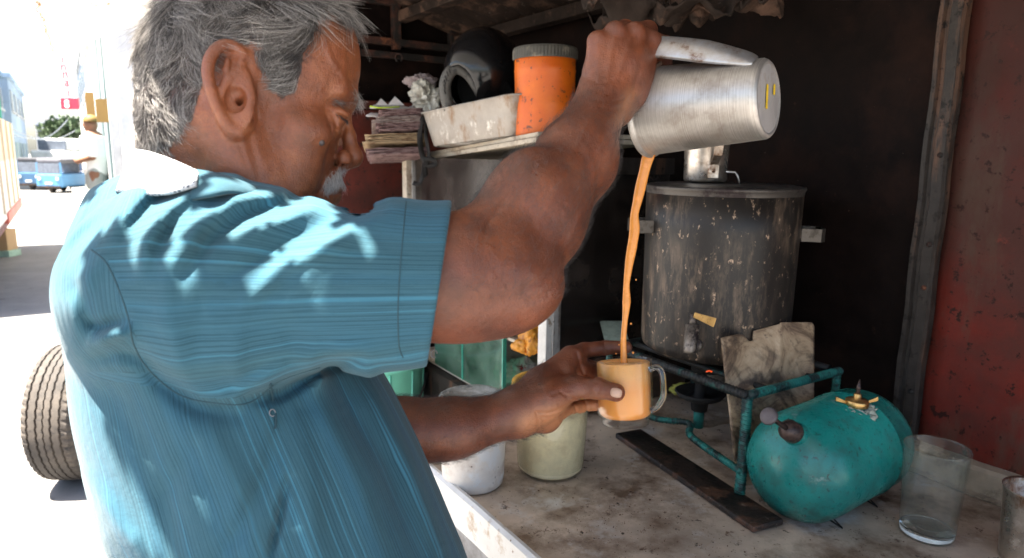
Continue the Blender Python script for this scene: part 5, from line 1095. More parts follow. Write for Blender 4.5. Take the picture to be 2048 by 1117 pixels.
# ---- round white tub, batter tub, bucket
M_tub = simple('scuffed_white_plastic', (.80, .73, .66), .45, 0, [((.52, .42, .35), 10, .55, .2), ((.12, .07, .05), 75, .68, .04), ((.80, .78, .76), 14, .60, .1)], 30, .1, .15)
t0 = np.array([(946-CX)/F*1.137, 1.140, ZC+.001])
def d_at(p): return (p-CAM)@_f
R1 = 66*d_at(t0)/F*1.0
tb = empty('white_tub', t0, 'scuffed white plastic tub with a loose lid standing behind the counter lip', 'tub')
h1 = .158
MB().lathe([(0, 0), (R1*.80, 0), (R1*.90, .006), (R1*.935, .018), (R1*.98, .09), (R1*.99, h1), (R1*.95, h1), (R1*.86, .02), (0, .008)], t0, n=64).obj('tub_body', M_tub, tb, True)
MB().lathe([(0, .001), (R1*.80, .0015), (R1*.84, .005), (R1*.97, .006), (R1*1.03, .004), (R1*1.035, -.006), (R1*1.01, -.007)], t0+Z*h1, n=64).obj('tub_lid', thinglass('cloudy_lid', (.7, .7, .7), .1, .8, .1, (.55, .56, .52), 30), tb, True)
t1 = PZ(1100, 948, ZC+.001); t1[2] = ZC+.001; tv = t1[:2]-CAM[:2]; t1[:2] += tv/np.linalg.norm(tv)*.02; R2 = 66*d_at(t1)/F
bt = empty('batter_tub', t1, 'translucent tub of pale batter with a yellow lid on the counter', 'tub')
h2 = .160; hb = .122
MB().lathe([(0, 0), (R2*.88, 0), (R2*.97, .006), (R2, .016), (R2*1.12, h2), (R2*1.15, h2+.002), (R2*1.12, h2+.004), (R2*1.10, h2), (R2*.99, .016), (0, .004)], t1, n=64).obj('tub_body', thinglass('cloudy_plastic', (1, .99, .95), .04, .05, .12, (.85, .80, .66), 60), bt, True)
vv, ff = [], []; K = 64; prf = [(0, .004), (R2*.86, .004), (R2*.955, .010), (R2*.975, .018), (R2*1.03, hb*.6), (R2*1.065, hb), (R2*1.0, hb+.004), (R2*.6, hb+.010), (0, hb+.012)]
for i, (r, h) in enumerate(prf):
    for k in range(K):
        a = 2*math.pi*k/K; hh = h+(.010*math.sin(a*2+1)+.006*math.sin(a*5)+.004*math.sin(a*9) if i >= 5 else 0); vv.append(t1+np.array([r*math.cos(a), r*math.sin(a), hh]))
ff = [(i*K+k, i*K+(k+1) % K, (i+1)*K+(k+1) % K, (i+1)*K+k) for i in range(len(prf)-1) for k in range(K)]
M_bat = simple('pale_batter', (.95, .82, .56), .5, 0, [((.84, .70, .46), 22, .56, .1), ((.30, .16, .08), 120, .745, .015)], 26, .10, .25); mesh('batter', vv, ff, M_bat, bt, True)
M_ylid = simple('yellow_lid', (.72, .40, .06), .45, 0, [((.40, .22, .06), 25, .58, .1)], 30, .15, .1)
MB().lathe([(0, .003), (R2*.55, .003), (R2*.6, .006), (R2*.66, .003), (R2*1.0, .002), (R2*1.05, .007), (R2*1.20, .006), (R2*1.22, -.004), (R2*1.19, -.010), (R2*1.16, -.010)], t1+Z*(h2+.006), n=64).obj('tub_lid', M_ylid, bt, True)
bk = P(770, 770, 2.10); bb = np.array([bk[0], bk[1], .46])
M_grn = simple('mint_plastic', (.24, .74, .56), .35, 0, [((.12, .5, .38), 12, .66, .15)], 20, .10, .05)
bu = empty('green_bucket', bb, 'mint green plastic bucket with a black wire handle behind the man', 'bucket')
MB().lathe([(0, 0), (.10, 0), (.105, .005), (.118, .36), (.126, .362), (.126, .375), (.118, .378), (.102, .01), (0, .006)], bb, n=56).obj('bucket_body', M_grn, bu, True)
for k in range(10):
    a = 2*math.pi*k/10; q = MB(); q.tube([bb+np.array([math.cos(a)*.1055, math.sin(a)*.1055, .01]), bb+np.array([math.cos(a)*.1185, math.sin(a)*.1185, .355])], .003, 6); q.obj('rib', M_grn, bu, True)
hk = [bb+np.array([math.cos(a)*.128, math.sin(a)*.128, .33-.11*math.sin((a+2.6)/2.6*math.pi)*1.0]) for a in np.linspace(-2.6, 0, 14)]
MB().tube(hk, .0035, 8).obj('wire_handle', M_black, bu, True)
stl = empty('wooden_crate', np.array([bb[0], bb[1], 0]), 'dark wooden crate under the green bucket', 'crate')
M_wood = simple('dark_wood', (.09, .055, .035), .8, scale=30, bmp=.4)
for k in range(4):
    z = .06+.115*k
    for s, ax_, oy in ((1, U, V), (-1, U, V), (1, V, U), (-1, V, U)): MB().box(np.array([bb[0], bb[1], z])+oy*s*.17, ax_*(.165 if ax_ is V else .18), oy*.008, Z*.045).obj('slat', M_wood, stl, bevel=.002)
MB().box(np.array([bb[0], bb[1], .452]), U*.18, V*.18, Z*.007).obj('lid_board', M_wood, stl)
# ================================================================== CABINET CONTENTS
def blob(name, c, r, seed, mat, sc=14, amp=.35, n=20, squash=(1, 1, 1), ridge=0.):
    vv, ff = [], []
    for i in range(n+1):
        for j in range(2*n):
            th, ph = math.pi*i/n, math.pi*j/n; d = Vector((math.sin(th)*math.cos(ph), math.sin(th)*math.sin(ph), math.cos(th))); e = 1+amp*mnoise.noise(d*1.3+Vector((seed, 0, 0)))+amp*.5*mnoise.noise(d*3.1+Vector((0, seed, 0)))+amp*.2*mnoise.noise(d*8)-ridge*(abs(mnoise.noise(d*2.6+Vector((seed, 3, 0))))+.6*abs(mnoise.noise(d*6+Vector((0, 3, seed))))+.3*abs(mnoise.noise(d*13)))
            vv.append(np.asarray(c)+np.array([d.x*squash[0], d.y*squash[1], d.z*squash[2]])*r*e)
    ff = [(i*2*n+j, i*2*n+(j+1) % (2*n), (i+1)*2*n+(j+1) % (2*n), (i+1)*2*n+j) for i in range(n) for j in range(2*n)]
    return mesh(name, vv, ff, mat, None, True)
M_fry = simple('fried_pastry', (.80, .33, .035), .45, 0, [((.30, .10, .02), 26, .56, .12), ((.80, .48, .12), 40, .62, .08)], 30, .25, .5)
for nm, px, py, d, r, sd, sq, lab in (('pastry', 1060, 668, 1.66, .037, 1, (.9, .9, 1.35), 'tall folded golden fried pastry on the cabinet shelf beside the pale post'), ('pastry', 1042, 694, 1.64, .022, 2, (1.0, .9, .8), 'small browned fried pastry lowest on the cabinet shelf'), ('pastry', 1066, 694, 1.63, .024, 3, (.8, .9, 1.1), 'fried pastry half hidden behind the pale cabinet post')):
    p = P(px, py, d); p[2] = max(p[2], ZS+.004+r*sq[2]*.62); tag(blob(nm, p, r, sd, M_fry, squash=sq), lab, 'pastry', 'fried pastries in the cabinet')
p = P(1148, 672, 1.70); o = tag(blob('pastry', p, .024, 8, M_fry, squash=(1.5, .7, .7)), 'flat dark fried pastry behind the sooty front pane', 'pastry', 'fried pastries in the cabinet')
shp = MB().wbox(cu+.06, cu1-.03, cv+.02, cv+.16, p[2]-.026, p[2]-.018).obj('shelf', M_cream, cab)
M_bag = thinglass('clear_plastic_bag', (.85, .85, .83), .35, .55, .18, (.72, .70, .66), 40, .1)
M_bagp = simple('printed_bag', (.62, .58, .56), .4, 0, [((.45, .02, .03), 16, .66, .03), ((.02, .12, .36), 14, .68, .03)], 20, .1, .4)
for px, py, d, r, sd, lab, mt in ((1040, 752, 1.70, .055, 11, 'crumpled plastic bag with red and blue print under the cabinet shelf', M_bagp), (955, 752, 1.92, .060, 12, 'pale crumpled plastic bag behind the green glass pane', M_bag)):
    p = PU(px, py, cu+.10); p[2] = ZB+.012+r*.70; tag(blob('plastic_bag', p, r, sd, mt, amp=.40, n=46, squash=(1.2, 1, .85), ridge=.15), lab, 'bag')
pp = MB(); a = W(cu+.22, cv-.10, ZC+.06); pp.box(P(1228, 662, 1.62), _r*.028, _f*.05+Z*.02, Z*.001+_u*.0); tag(pp.obj('paper_scrap', simple('pale_green_paper', (.35, .42, .34), .8, scale=60), cab), None)
# ---- on the cabinet top: tray, helmet, tin, papers, bag, strap
M_tray = simple('dented_aluminium', (.36, .325, .29), .48, .55, [((.24, .15, .09), 14, .55, .16, (1, 1, .5)), ((.75, .71, .66), 10, .6, .12)], 26, .2, .35, bscale=60)
def rrect(c, ax, ay, a, b, r, n=6):
    out = []
    for sx, sy, s in ((1, 1, 0), (-1, 1, 1), (-1, -1, 2), (1, -1, 3)):
        for k in range(n+1):
            t = math.pi/2*(s+k/n); out.append(c+ax*(sx*(a-r)+r*math.cos(t))+ay*(sy*(b-r)+r*math.sin(t)))
    return out
tl, tr = on_board(852, 296), on_board(1030, 272)
tx = (tr-tl); TLn = np.linalg.norm(tx); tx /= TLn; ty = np.cross(n_, tx); ty *= np.sign(ty@U)
tcn = (tl+tr)/2+ty*.105; hT = .098
rings = [(1.0, .001, 0.), (1.03, .004, 0), (1.10, hT*.5, 0), (1.17, hT-.003, 0), (1.21, hT, 0), (1.21, hT-.004, 0)]
vv, ff = [], []
for s, h, _ in rings: vv += rrect(tcn+n_*h, tx, ty, TLn/2*s*.93, .10*s, .045)
vv2 = rrect(tcn+n_*.003, tx, ty, TLn/2*.9, .095, .045); K = len(vv2); ff = [(i*K+k, i*K+(k+1) % K, (i+1)*K+(k+1) % K, (i+1)*K+k) for i in range(len(rings)-1) for k in range(K)]; vv += vv2; ff.append(tuple(range(len(vv)-K, len(vv))))
o = mesh('baking_tray', vv, ff, M_tray, None, True, solid=.0015); tag(o, 'deep dented aluminium tray holding a black helmet on the cabinet top', 'tray')
hcn = P(968, 150, 1.90); HR = np.array([.118, .135, .122])
def f_helm(p):
    q = p-HCc; d = ell(p, HCc, HRc); d = smax(d, -ell(p, HCc, HRc*.93), .004)
    return smax(d, -ell(p, HOc, (.080, .105, .095)), .006)
HCc = cc(968, 150, 1.90).astype(np.float32); HRc = np.array([.112, .126, .128], np.float32); HOc = (cc(922, 196, 1.83)+np.array([-.035, -.020, -.045])).astype(np.float32)
hv, hq = surface(f_helm, HCc-.16, HCc+.16, .004)
M_helm = simple('glossy_black_shell', (.008, .008, .009), .16, 0, [((.05, .045, .04), 30, .68, .05)], 20, .3, .04)
hel = empty('helmet', c2w(HCc-np.array([0, .11, 0])), 'glossy black motorcycle helmet lying in the aluminium tray', 'helmet')
grid_mesh('helmet_shell', c2w(hv), hq, [M_helm], hel, flip=True)
M_rub = simple('grey_rubber_trim', (.085, .080, .074), .55, 0, [((.02, .02, .02), 60, .6, .06)], 40, .3, .2)
arc = smooth_path([cc(900, 222, 1.86), cc(893, 200, 1.85), cc(890, 172, 1.84), cc(898, 148, 1.83), cc(915, 137, 1.83), cc(938, 150, 1.84), cc(957, 178, 1.85), cc(970, 205, 1.87), cc(976, 222, 1.89)], 6)
MB().tube([c2w(a) for a in arc], .0165, 10, flat=.7, up=_r).obj('visor_trim', M_rub, hel, True)
for i in range(6):
    a = c2w(arc[9+i*2]); MB().box(a-_f*.012, _r*.0012+_u*.0006, _u*.006-_r*.002, _f*.002).obj('vent_slot', M_black, hel)
MB().lathe([(0, .0), (.07, .001), (.085, .02)], c2w(HCc+np.array([.01, -.03, .03])), -_f, 30).obj('lining', simple('helmet_lining', (.012, .012, .012), .95, scale=80), hel, True)
# orange tin
ot = on_board(1092, 270); ot = ot+_f*.045-_r*.002; Ro = .0690
do = d_at(ot); Ro = 60*do/F
tin = empty('orange_tin', ot, 'bright orange plastic drum with a grey screw lid on the cabinet top', 'drum')
M_or = simple('orange_plastic', (.72, .155, .006), .42, 0, [((.62, .11, .01), 8, .5, .25), ((.14, .04, .02), 55, .655, .02), ((.30, .08, .02), 18, .68, .05, (1, 1, .4))], 20, .12, .1)
ho = uv_(P(1096, 118, do))[2]-ot[2]
prf = [(0, 0), (Ro*.90, 0), (Ro*.96, .005), (Ro*.97, .02), (Ro*.985, ho*.4), (Ro*.99, ho*.42), (Ro*.98, ho*.44), (Ro*1.0, ho*.80), (Ro*1.015, ho*.82), (Ro*1.0, ho*.84), (Ro*1.0, ho-.008), (Ro*.96, ho-.004), (0, ho-.004)]
MB().lathe(prf, ot, n_*.35+Z, 64).obj('drum_body', M_or, tin, True)
vv, ff = [], []; K = 120; axo = (n_*.35+Z); axo /= np.linalg.norm(axo); e1 = np.cross(axo, U); e1 /= np.linalg.norm(e1); e2 = np.cross(axo, e1); pl = [(1.04, -.010), (1.055, -.006), (1.055, .012), (1.03, .018), (.94, .019), (.90, .015), (0, .015)]
for i, (r, h) in enumerate(pl):
    for k in range(K):
        a = 2*math.pi*k/K; rr_ = Ro*r*(1+(.012 if (k % 2 and i in (1, 2)) else 0)); vv.append(ot+axo*(ho+h)+rr_*(e1*math.cos(a)+e2*math.sin(a)))
ff = [(i*K+k, i*K+(k+1) % K, (i+1)*K+(k+1) % K, (i+1)*K+k) for i in range(len(pl)-1) for k in range(K)]
mesh('drum_lid', vv, ff, simple('dusty_grey_lid', (.075, .070, .060), .7, 0, [((.16, .14, .11), 30, .58, .1)], 40, .3, .3), tin, False)
# bundles of folded paper
M_pap = [simple('grey_newsprint', (.30, .235, .215), .85, 0, [((.12, .07, .06), 40, .55, .1, (1, 1, 3))], 30, .2, .3), simple('brown_card', (.38, .27, .16), .8, 0, [((.15, .08, .04), 30, .55, .12, (1, 1, 3))], 30, .25, .3), simple('purplish_paper', (.24, .155, .15), .85, 0, [((.10, .05, .05), 40, .52, .1, (1, 1, 3))], 30, .25, .3), simple('white_paper', (.66, .62, .62), .8, scale=60, amt=.12)]
random.seed(12)
PAP = [(736, 322, 314, 850, 1, 'brown folded card bundle lowest on the board', .012, 2), (728, 300, 288, 850, 1, 'wide straw brown card bundle under the grey newspapers', .016, 1), (752, 276, 266, 846, 1, 'mauve folded newspaper in the middle of the stack', .010, 2), (746, 262, 254, 845, 1, 'thin brown folded newspaper in the stack', .010, 0), (757, 247, 240, 838, 1, 'grey folded newspaper below the white sheets', .010, 2)]
dd_ = d_at(on_board(840, 300)); base_p = None
for i, (xl, yb, yt, xr, _, lab, th, mi) in enumerate(PAP):
    d0 = dd_+.05; e = empty('folded_newspaper', P((xl+xr)/2, yb, d0), lab, 'newspaper', 'stack of folded papers')
    for k in range(5):
        a, b = P(xl+random.uniform(-3, 9), yb-(yb-yt)*k/4*1.25, d0), P(xr, yb-(yb-yt)*k/4*1.25-4, d0+.03); w = np.cross(b-a, _u); w /= np.linalg.norm(w); vv, ff = [], []; nn = 10
        for s in range(nn+1):
            for t in range(4):
                q = a*(1-s/nn)+b*(s/nn)+w*(-.11+.055*t)*np.sign(w@_f)*-1*-1; q = q+_u*(.0035*mnoise.noise(Vector((s*.6, t*.9, i*3+k)))-.004*(1-s/nn)**3*(k % 2)); vv.append(q)
        ff = [(s*4+t, s*4+t+1, (s+1)*4+t+1, (s+1)*4+t) for s in range(nn) for t in range(3)]
        mesh('sheet', vv, ff, M_pap[mi], e, True, solid=.0022)
d0 = dd_+.04
for (pts_, mt, nm, lab) in (([(740, 212), (830, 214), (836, 226), (748, 222)], 3, 'paper_plate', 'white paper plate with a lime green rim on top of the newspapers'), ([(732, 228), (800, 234), (836, 244), (770, 238)], 3, 'paper_sheet', 'thin white sheet sticking out under the paper plate')):
    q = [P(x, y, d0-.03+.06*(k in (2, 3))) for k, (x, y) in enumerate(pts_)]; q = [P(pts_[0][0], pts_[0][1]+4, d0-.02), P(pts_[1][0], pts_[1][1]+6, d0), P(pts_[1][0]+4, pts_[1][1], d0+.14), P(pts_[0][0]+10, pts_[0][1]-2, d0+.12)]
    tag(crumple(nm, q, 10, 8, .004, 2.5, M_pap[mt], None, 3, .003), lab, 'paper')
mb = MB(); mb.tube(smooth_path([P(740, 213, d0-.03), P(762, 216, d0-.03), P(800, 214, d0-.02)], 5), .0022, 6); tag(mb.obj('leaf_strip', simple('lime', (.45, .60, .05), .6), None, True), 'lime green strip along the edge of the white paper plate', 'strip')
for (x, w, lab) in ((764, 26, 'small folded white paper cone standing on the plate, the left one'), (792, 34, 'bigger folded white paper cone standing on the plate, the right one')):
    a, b, c_, t_ = P(x-w/2, 211, d0-.01), P(x+w/2, 211, d0), P(x+4, 207, d0+.05), P(x-2, 211-w*.52, d0+.01)
    mb = MB(); mb.add([a, b, c_, t_], [(0, 1, 3), (1, 2, 3), (2, 0, 3), (0, 2, 1)]); tag(mb.obj('paper_cone', M_pap[3], None), lab, 'paper', 'paper cones')
p = P(852, 198, d0+.02); tag(blob('plastic_bag', p, .052, 21, simple('milky_bag', (.56, .53, .46), .35, 0, [((.75, .73, .68), 18, .58, .08), ((.30, .24, .2), 14, .62, .1)], 40, .2, .5), amp=.35, n=50, squash=(1.1, .9, 1.15), ridge=.45), 'crumpled milky plastic bag squeezed between newspapers and helmet', 'bag')
p = P(842, 168, d0+.06); tag(blob('cloth_bundle', p, .040, 31, simple('pinkish_wrap', (.34, .27, .27), .7, 0, [((.25, .08, .05), 30, .64, .04)], 30, .2, .5), amp=.35, n=44, squash=(1.3, .9, .8), ridge=.4), 'pinkish paper bundle on top behind the milky bag', 'bundle')
def ribbon(line, w, mat, par, name='strap'):
    pts = smooth_path([P(*a) for a in line], 6); vv, ff = [], []
    for i, q in enumerate(pts):
        t = pts[min(i+1, len(pts)-1)]-pts[max(i-1, 0)]; t /= np.linalg.norm(t)+1e-9; s = np.cross(t, -_f+_r*.8*math.sin(i*.45)); s /= np.linalg.norm(s); vv += [q-s*w, q+s*w]
    ff = [(2*i, 2*i+1, 2*i+3, 2*i+2) for i in range(len(pts)-1)]; return mesh(name, vv, ff, mat, par, True, solid=.0016)
dS = d_at(on_board(850, 300))-.035; stp = empty('black_strap', P(850, 300, dS), 'frayed black strap knotted over the tray corner and hanging down', 'strap')
for ln, w in (([(865, 232, dS+.02), (848, 236, dS), (840, 262, dS-.004), (842, 300, dS-.01), (850, 325, dS-.012)], .0085), ([(855, 236, dS), (852, 270, dS-.012), (858, 310, dS-.014), (852, 335, dS-.014)], .006), ([(846, 322, dS-.016), (862, 318, dS-.018), (872, 328, dS-.016), (858, 332, dS-.014), (848, 324, dS-.012)], .007), ([(848, 328, dS-.012), (846, 350, dS-.012), (838, 368, dS-.010), (826, 366, dS-.008)], .007), ([(850, 330, dS-.014), (852, 350, dS-.01), (842, 352, dS-.01)], .005)): ribbon(ln, w, M_black, stp, 'ribbon')
# ---- sooty sheet leaning behind the urn, lower yellow scraps
for px, py, d, r, lab in ((1376, 800, 1.50, .020, 'crumpled yellow wrapper lying behind the burner'),):
    p = P(px, py, d); p[2] = max(p[2], ZC+.02); tag(blob('wrapper', P(1372, 778, 1.58), .020, 41, simple('yellow_wrapper', (.42, .40, .08), .5, scale=60, bmp=.4), amp=.8, squash=(1.6, 1, .7)), lab, 'wrapper')
mb = MB(); q = W(au+.02, av+.46, 0); mb.box(q+U*.12+Z*(ZC+.030), U*.17, V*.04, Z*.028); tag(mb.obj('wooden_block', M_wood, None, bevel=.004), 'dark wooden block on the counter behind the burner frame', 'block')
# ================================================================== PERSON placed last: the awning holes depend on it
per, shirt, on, sv, sq, stree, body_w = build_person()
# ================================================================== AWNING with holes added to let sun patches onto the man
from mathutils.bvhtree import BVHTree
hits = [(stree, 0)]+[(BVHTree.FromPolygons([tuple(a) for a in vv_], [tuple(map(int, a)) for a in qq_]), 1) for vv_, qq_ in body_w[:1]]
LIT = [  # lit areas of the man, photo px
    [(470, 482), (452, 470), (470, 445), (560, 415), (618, 388), (650, 396), (668, 430), (640, 462), (700, 448), (722, 458), (712, 482), (640, 520), (585, 520), (540, 560), (505, 605), (482, 606), (486, 576), (520, 530), (556, 505), (575, 470), (590, 440), (540, 455)],
    [(575, 520), (612, 520), (602, 546), (582, 540)], [(722, 480), (738, 482), (762, 520), (740, 535), (724, 552), (720, 520)], [(716, 468), (728, 466), (730, 486), (718, 486)], [(766, 545), (790, 548), (784, 566), (768, 562)],
    [(440, 384), (470, 372), (520, 380), (560, 396), (480, 402), (420, 425), (372, 470), (338, 530), (326, 528), (350, 460), (385, 420)],
    [(262, 290), (420, 345), (385, 395), (330, 425), (296, 470), (278, 560), (262, 520), (262, 430), (215, 455), (170, 500), (130, 560), (100, 540), (100, 470), (180, 400)],
    [(60, 440), (140, 500), (150, 620), (172, 740), (205, 860), (255, 960), (350, 1130), (100, 1130)],
    [(100, 560), (170, 520), (150, 640), (175, 690), (262, 655), (268, 690), (210, 700), (175, 780), (185, 900), (150, 860)],
    [(380, 700-2), (384, 700), (380, 704)]]
HLIT = [[(200, -40), (322, -40), (316, 60), (314, 120), (328, 200), (352, 290), (374, 338), (230, 338)]]
sd = Vector(-SUN_DIR)
AWZ = 2.10; nu_, nv_ = 190, 282
aU0, aV0, aU1, aV1 = -.50, -.6, RU0+.05, 2.42; du_, dv_ = (aU1-aU0)/nu_, (aV1-aV0)/nv_  # outer strip near the man is added, out of view, to shade his sleeve
keep = np.ones((nu_, nv_), bool)
def lit(u, v):       # 1: the sun ray through this point of the sheet lands on a lit patch, -1: on skin that is in shade
    p = Vector(W(u, v, AWZ)); best = None
    for tr_, kd in hits:
        h = tr_.ray_cast(p, sd)
        if h[0] is not None and (best is None or h[3] < best[1]): best = (h[0], h[3], kd)
    if best is None: return 0
    q = (np.array(best[0])-CAM)@M3; px = np.array([[CX+F*q[0]/q[2], CY-F*q[1]/q[2]]])
    ok = any(inpoly(px, pl)[0] for pl in (HLIT+LIT[5:8] if best[2] else LIT)); return 1 if ok else (-1 if best[2] else 0)
for i in range(nu_):
    for j in range(nv_):
        u = aU0+(i+.5)*du_; v = aV0+(j+.5)*dv_
        if u < -.12 and v > 2.3+.05*math.sin(u*30): keep[i, j] = False; continue
        if v > 1.6 or v < -.2: continue
        if lit(u, v) == 1 and min(lit(u+a*du_, v+b*dv_) for a in (-.9, .9) for b in (-.9, .9)) >= 0: keep[i, j] = False  # added hole, shaped so the sun reaches only the wanted patches
vv, ff = [], []
def awz(u, v): return AWZ+.004*math.sin(u*40)+.012*math.sin(v*1.7+u*3)
for i in range(nu_+1):
    for j in range(nv_+1):
        u = aU0+i*du_; v = aV0+j*dv_; vv.append(W(u, v, awz(u, v)))
ff = [(i*(nv_+1)+j, i*(nv_+1)+j+1, (i+1)*(nv_+1)+j+1, (i+1)*(nv_+1)+j) for i in range(nu_) for j in range(nv_) if keep[i, j]]
# the outer corner further down the street
E1, K2, K3 = PZ(72, 2, AWZ), PZ(108, 107, AWZ), PZ(272, 50, AWZ); K0 = W(-.12, 2.36, AWZ+.006); K4 = W(aU1, 2.36, AWZ+.006)
nb_ = len(vv); vv += [K0, E1, K2, K3, K4]; ff.append((nb_, nb_+1, nb_+2, nb_+3, nb_+4))
aw = mesh('awning', vv, ff, M_awn, None, False, solid=.003)
tag(aw, 'white painted sheet awning with rust holes and a ragged rusty edge over the man', 'awning')
M_rl = simple('rust_edge', (.42, .20, .07), .8, 0, [((.75, .6, .45), 40, .5, .1)], 40, .4, .5)
ed = MB(); pth = [E1*(1-t)+K2*t+U*.02*mnoise.noise(Vector((t*14, 0, 0)))+Z*(.012*mnoise.noise(Vector((t*11, 3, 0)))-.004) for t in np.linspace(0, .93, 50)]
ed.tube(pth, [.0035+.006*max(0, mnoise.noise(Vector((v*4, 9, 0)))) for v in np.linspace(2.6, 4.8, 50)], 6); ed.obj('rusty_edge', M_rl, aw, True)
random.seed(9)
for k in range(9):
    c_ = PZ(158+8*k+random.uniform(-4, 4), 14+random.uniform(-5, 7)-k*.6, AWZ-.012); r_ = random.uniform(.003, .010)
    if c_[1] > 0: MB().lathe([(0, -.001), (r_, -.001), (r_*.6, .001)], c_, -Z, 7).obj('rust_spot', M_rl, aw)
# ================================================================== STREET
M_road = simple('dusty_road', (.21, .20, .19), .95, 0, [((.16, .15, .145), 1.1, .5, .25), ((.12, .11, .105), 9, .64, .08)], 3, .2, .5, bscale=60)
vv = [(-120, -40, 0), (120, -40, 0), (120, 260, 0), (-120, 260, 0)]; g = mesh('road', vv, [(0, 1, 2, 3)], M_road); g['kind'] = 'structure'
M_tyre = simple('dusty_rubber', (.048, .041, .036), .8, 0, [((.085, .07, .058), 6, .5, .2), ((.035, .03, .027), 30, .6, .1)], 25, .25, .4)
# tyre of a hand cart parked behind the man
q0 = PZ(146, 950, 0); td = d_at(q0); TRr = .30; TWh = .20; ax_ = np.array([1.0, .12, 0]); ax_ /= np.linalg.norm(ax_); fr_ = np.cross(ax_, Z); fr_ = fr_*np.sign(fr_@(CAM-q0)); tc_ = q0+Z*TRr+ax_*.05-fr_*.02
tc_[2] = TRr
wh = empty('cart_wheel', np.array([tc_[0], tc_[1], 0]), 'dusty worn wheel with grooved tread standing on the sunny road behind the man', 'wheel')
ring_v, ring_f = [], []; K = 150; prof = [(-.90, .215), (-1.0, .245), (-.96, .280), (-.86, .296), (-.66, .3), (-.62, .290), (-.57, .3), (-.32, .301), (-.28, .290), (-.23, .301), (.0-.03, .302), (.0, .291), (.03, .302), (.23, .301), (.28, .290), (.32, .301), (.57, .3), (.62, .290), (.66, .3), (.86, .296), (.96, .280), (1.0, .245), (.90, .215), (.6, .205), (-.6, .205)]
M_ = len(prof)
for k in range(K):
    a = 2*math.pi*k/K; rd = Z*math.cos(a)+fr_*math.sin(a)
    for i, (x, r) in enumerate(prof):
        zz_ = .045*math.sin(k*2*math.pi/3)*(1 if abs(r-.290) < .002 or abs(x) in (.03, .23, .32, .57, .66) else 0)*.5; rr_ = r-(.006 if (abs(x) >= .86 and k % 3 == 0 and r > .27) else 0); ring_v.append(tc_+ax_*(x+zz_)*TWh/2+rd*rr_)
ring_f = [(k*M_+i, k*M_+(i+1) % M_, ((k+1) % K)*M_+(i+1) % M_, ((k+1) % K)*M_+i) for k in range(K) for i in range(M_)]
mesh('tyre', ring_v, ring_f, M_tyre, wh, False)
MB().lathe([(.208, -.07), (.19, -.06), (.185, 0), (.19, .06), (.208, .07)], tc_, ax_, 48).obj('rim', M_iron, wh, True)
MB().lathe([(0, -.05), (.05, -.05), (.06, -.03), (.186, -.012), (.186, .0), (.06, .0), (0, .01)], tc_, ax_, 32).obj('hub', M_iron, wh, True)
MB().tube([tc_, tc_+ax_*.42], .018, 10).obj('axle', M_iron, wh, True)
wall_ms = {}
def wm(col, r=.9):
    k = tuple(col)
    if k not in wall_ms: wall_ms[k] = simple('facade_%d' % len(wall_ms), col, r, 0, [(tuple(c*.7 for c in col), 1.2, .55, .2)], 2, .1, .1)
    return wall_ms[k]
M_win = simple('dark_window', (.14, .16, .20), .25, 0, None, 4, .2, 0)
def building(name, label, u0, u1, v0, v1, h, col, floors=3, bays=5, wcol=None, face='u', shutters=None, roofc=None):
    b = empty(name, W((u0+u1)/2, (v0+v1)/2, 0), label, 'building'); MB().wbox(u0, u1, v0, v1, 0, h).obj('wall', wm(col), b)
    MB().wbox(u0-.12, u1+.12, v0-.12, v1+.12, h, h+.18).obj('parapet', wm(tuple(min(.8, c*1.1) for c in col)), b)
    fh = h/floors
    for i in range(floors):
        for j in range(bays):
            if face == 'u': x0 = v0+(v1-v0)*(j+.2)/bays; x1 = v0+(v1-v0)*(j+.78)/bays; c = (u0-.03, u0+.02, x0, x1)
            elif face == 'U': x0 = v0+(v1-v0)*(j+.2)/bays; x1 = v0+(v1-v0)*(j+.78)/bays; c = (u1-.02, u1+.03, x0, x1)
            else: x0 = u0+(u1-u0)*(j+.2)/bays; x1 = u0+(u1-u0)*(j+.78)/bays; c = (x0, x1, v0-.03, v0+.02)
            z0, z1 = (fh*i+.85, fh*i+fh-.45) if i else (.1, fh-.5)
            w = MB().wbox(*c, z0, z1).obj('window' if i else 'shutter', M_win if i else wm(shutters or (.30, .38, .38)), b)
            if i:
                cc_ = (c[0]-.05, c[1]+.0, c[2]-.08, c[3]+.08) if face == 'u' else (c[0], c[1]+.05, c[2]-.08, c[3]+.08) if face == 'U' else (c[0]-.08, c[1]+.08, c[2]-.05, c[3])
                MB().wbox(*cc_, z0-.08, z0).obj('sill', wm((.6, .6, .58)), w)
    return b
building('shop_building', 'tall pale grey shopfront building with dark upper window right beside the awning corner', .60, 5.5, 9.5, 13.0, 8.5, (.72, .72, .73), 3, 3, shutters=(.26, .36, .36))
building('shop_building', 'white shop building beyond the yellow hanging boards', .55, 5.5, 13.2, 18.5, 7.5, (.62, .60, .58), 3, 4)
building('shop_building', 'cream building far down the right side of the street', .75, 5.5, 18.8, 27, 6.8, (.58, .54, .46), 3, 5)
building('shop_building', 'low white building at the far right end of the street', .9, 6, 28, 44, 5.0, (.6, .6, .6), 2, 6)
building('shop_building', 'blue grey shop building behind the truck on the left side', -7.0, -1.95, 30, 36, 4.3, (.20, .30, .40), 2, 4, face='U')
building('shop_building', 'pale blue building with balconies on the left side of the street', -7, -1.75, 37, 50, 4.4, (.36, .46, .55), 2, 4, face='U')
building('shop_building', 'white building closing the far end of the street', -1.6, -.2, 62, 68, 3.6, (.70, .70, .70), 2, 3, face='v')
mb = MB(); mb.wbox(-1.75, -1.62, 28.6, 28.8, 0, 4.4); tag(mb.obj('green_pillar', simple('green_board', (.04, .32, .20), .6, scale=4), None), 'green vertical board standing beyond the cream truck', 'board')
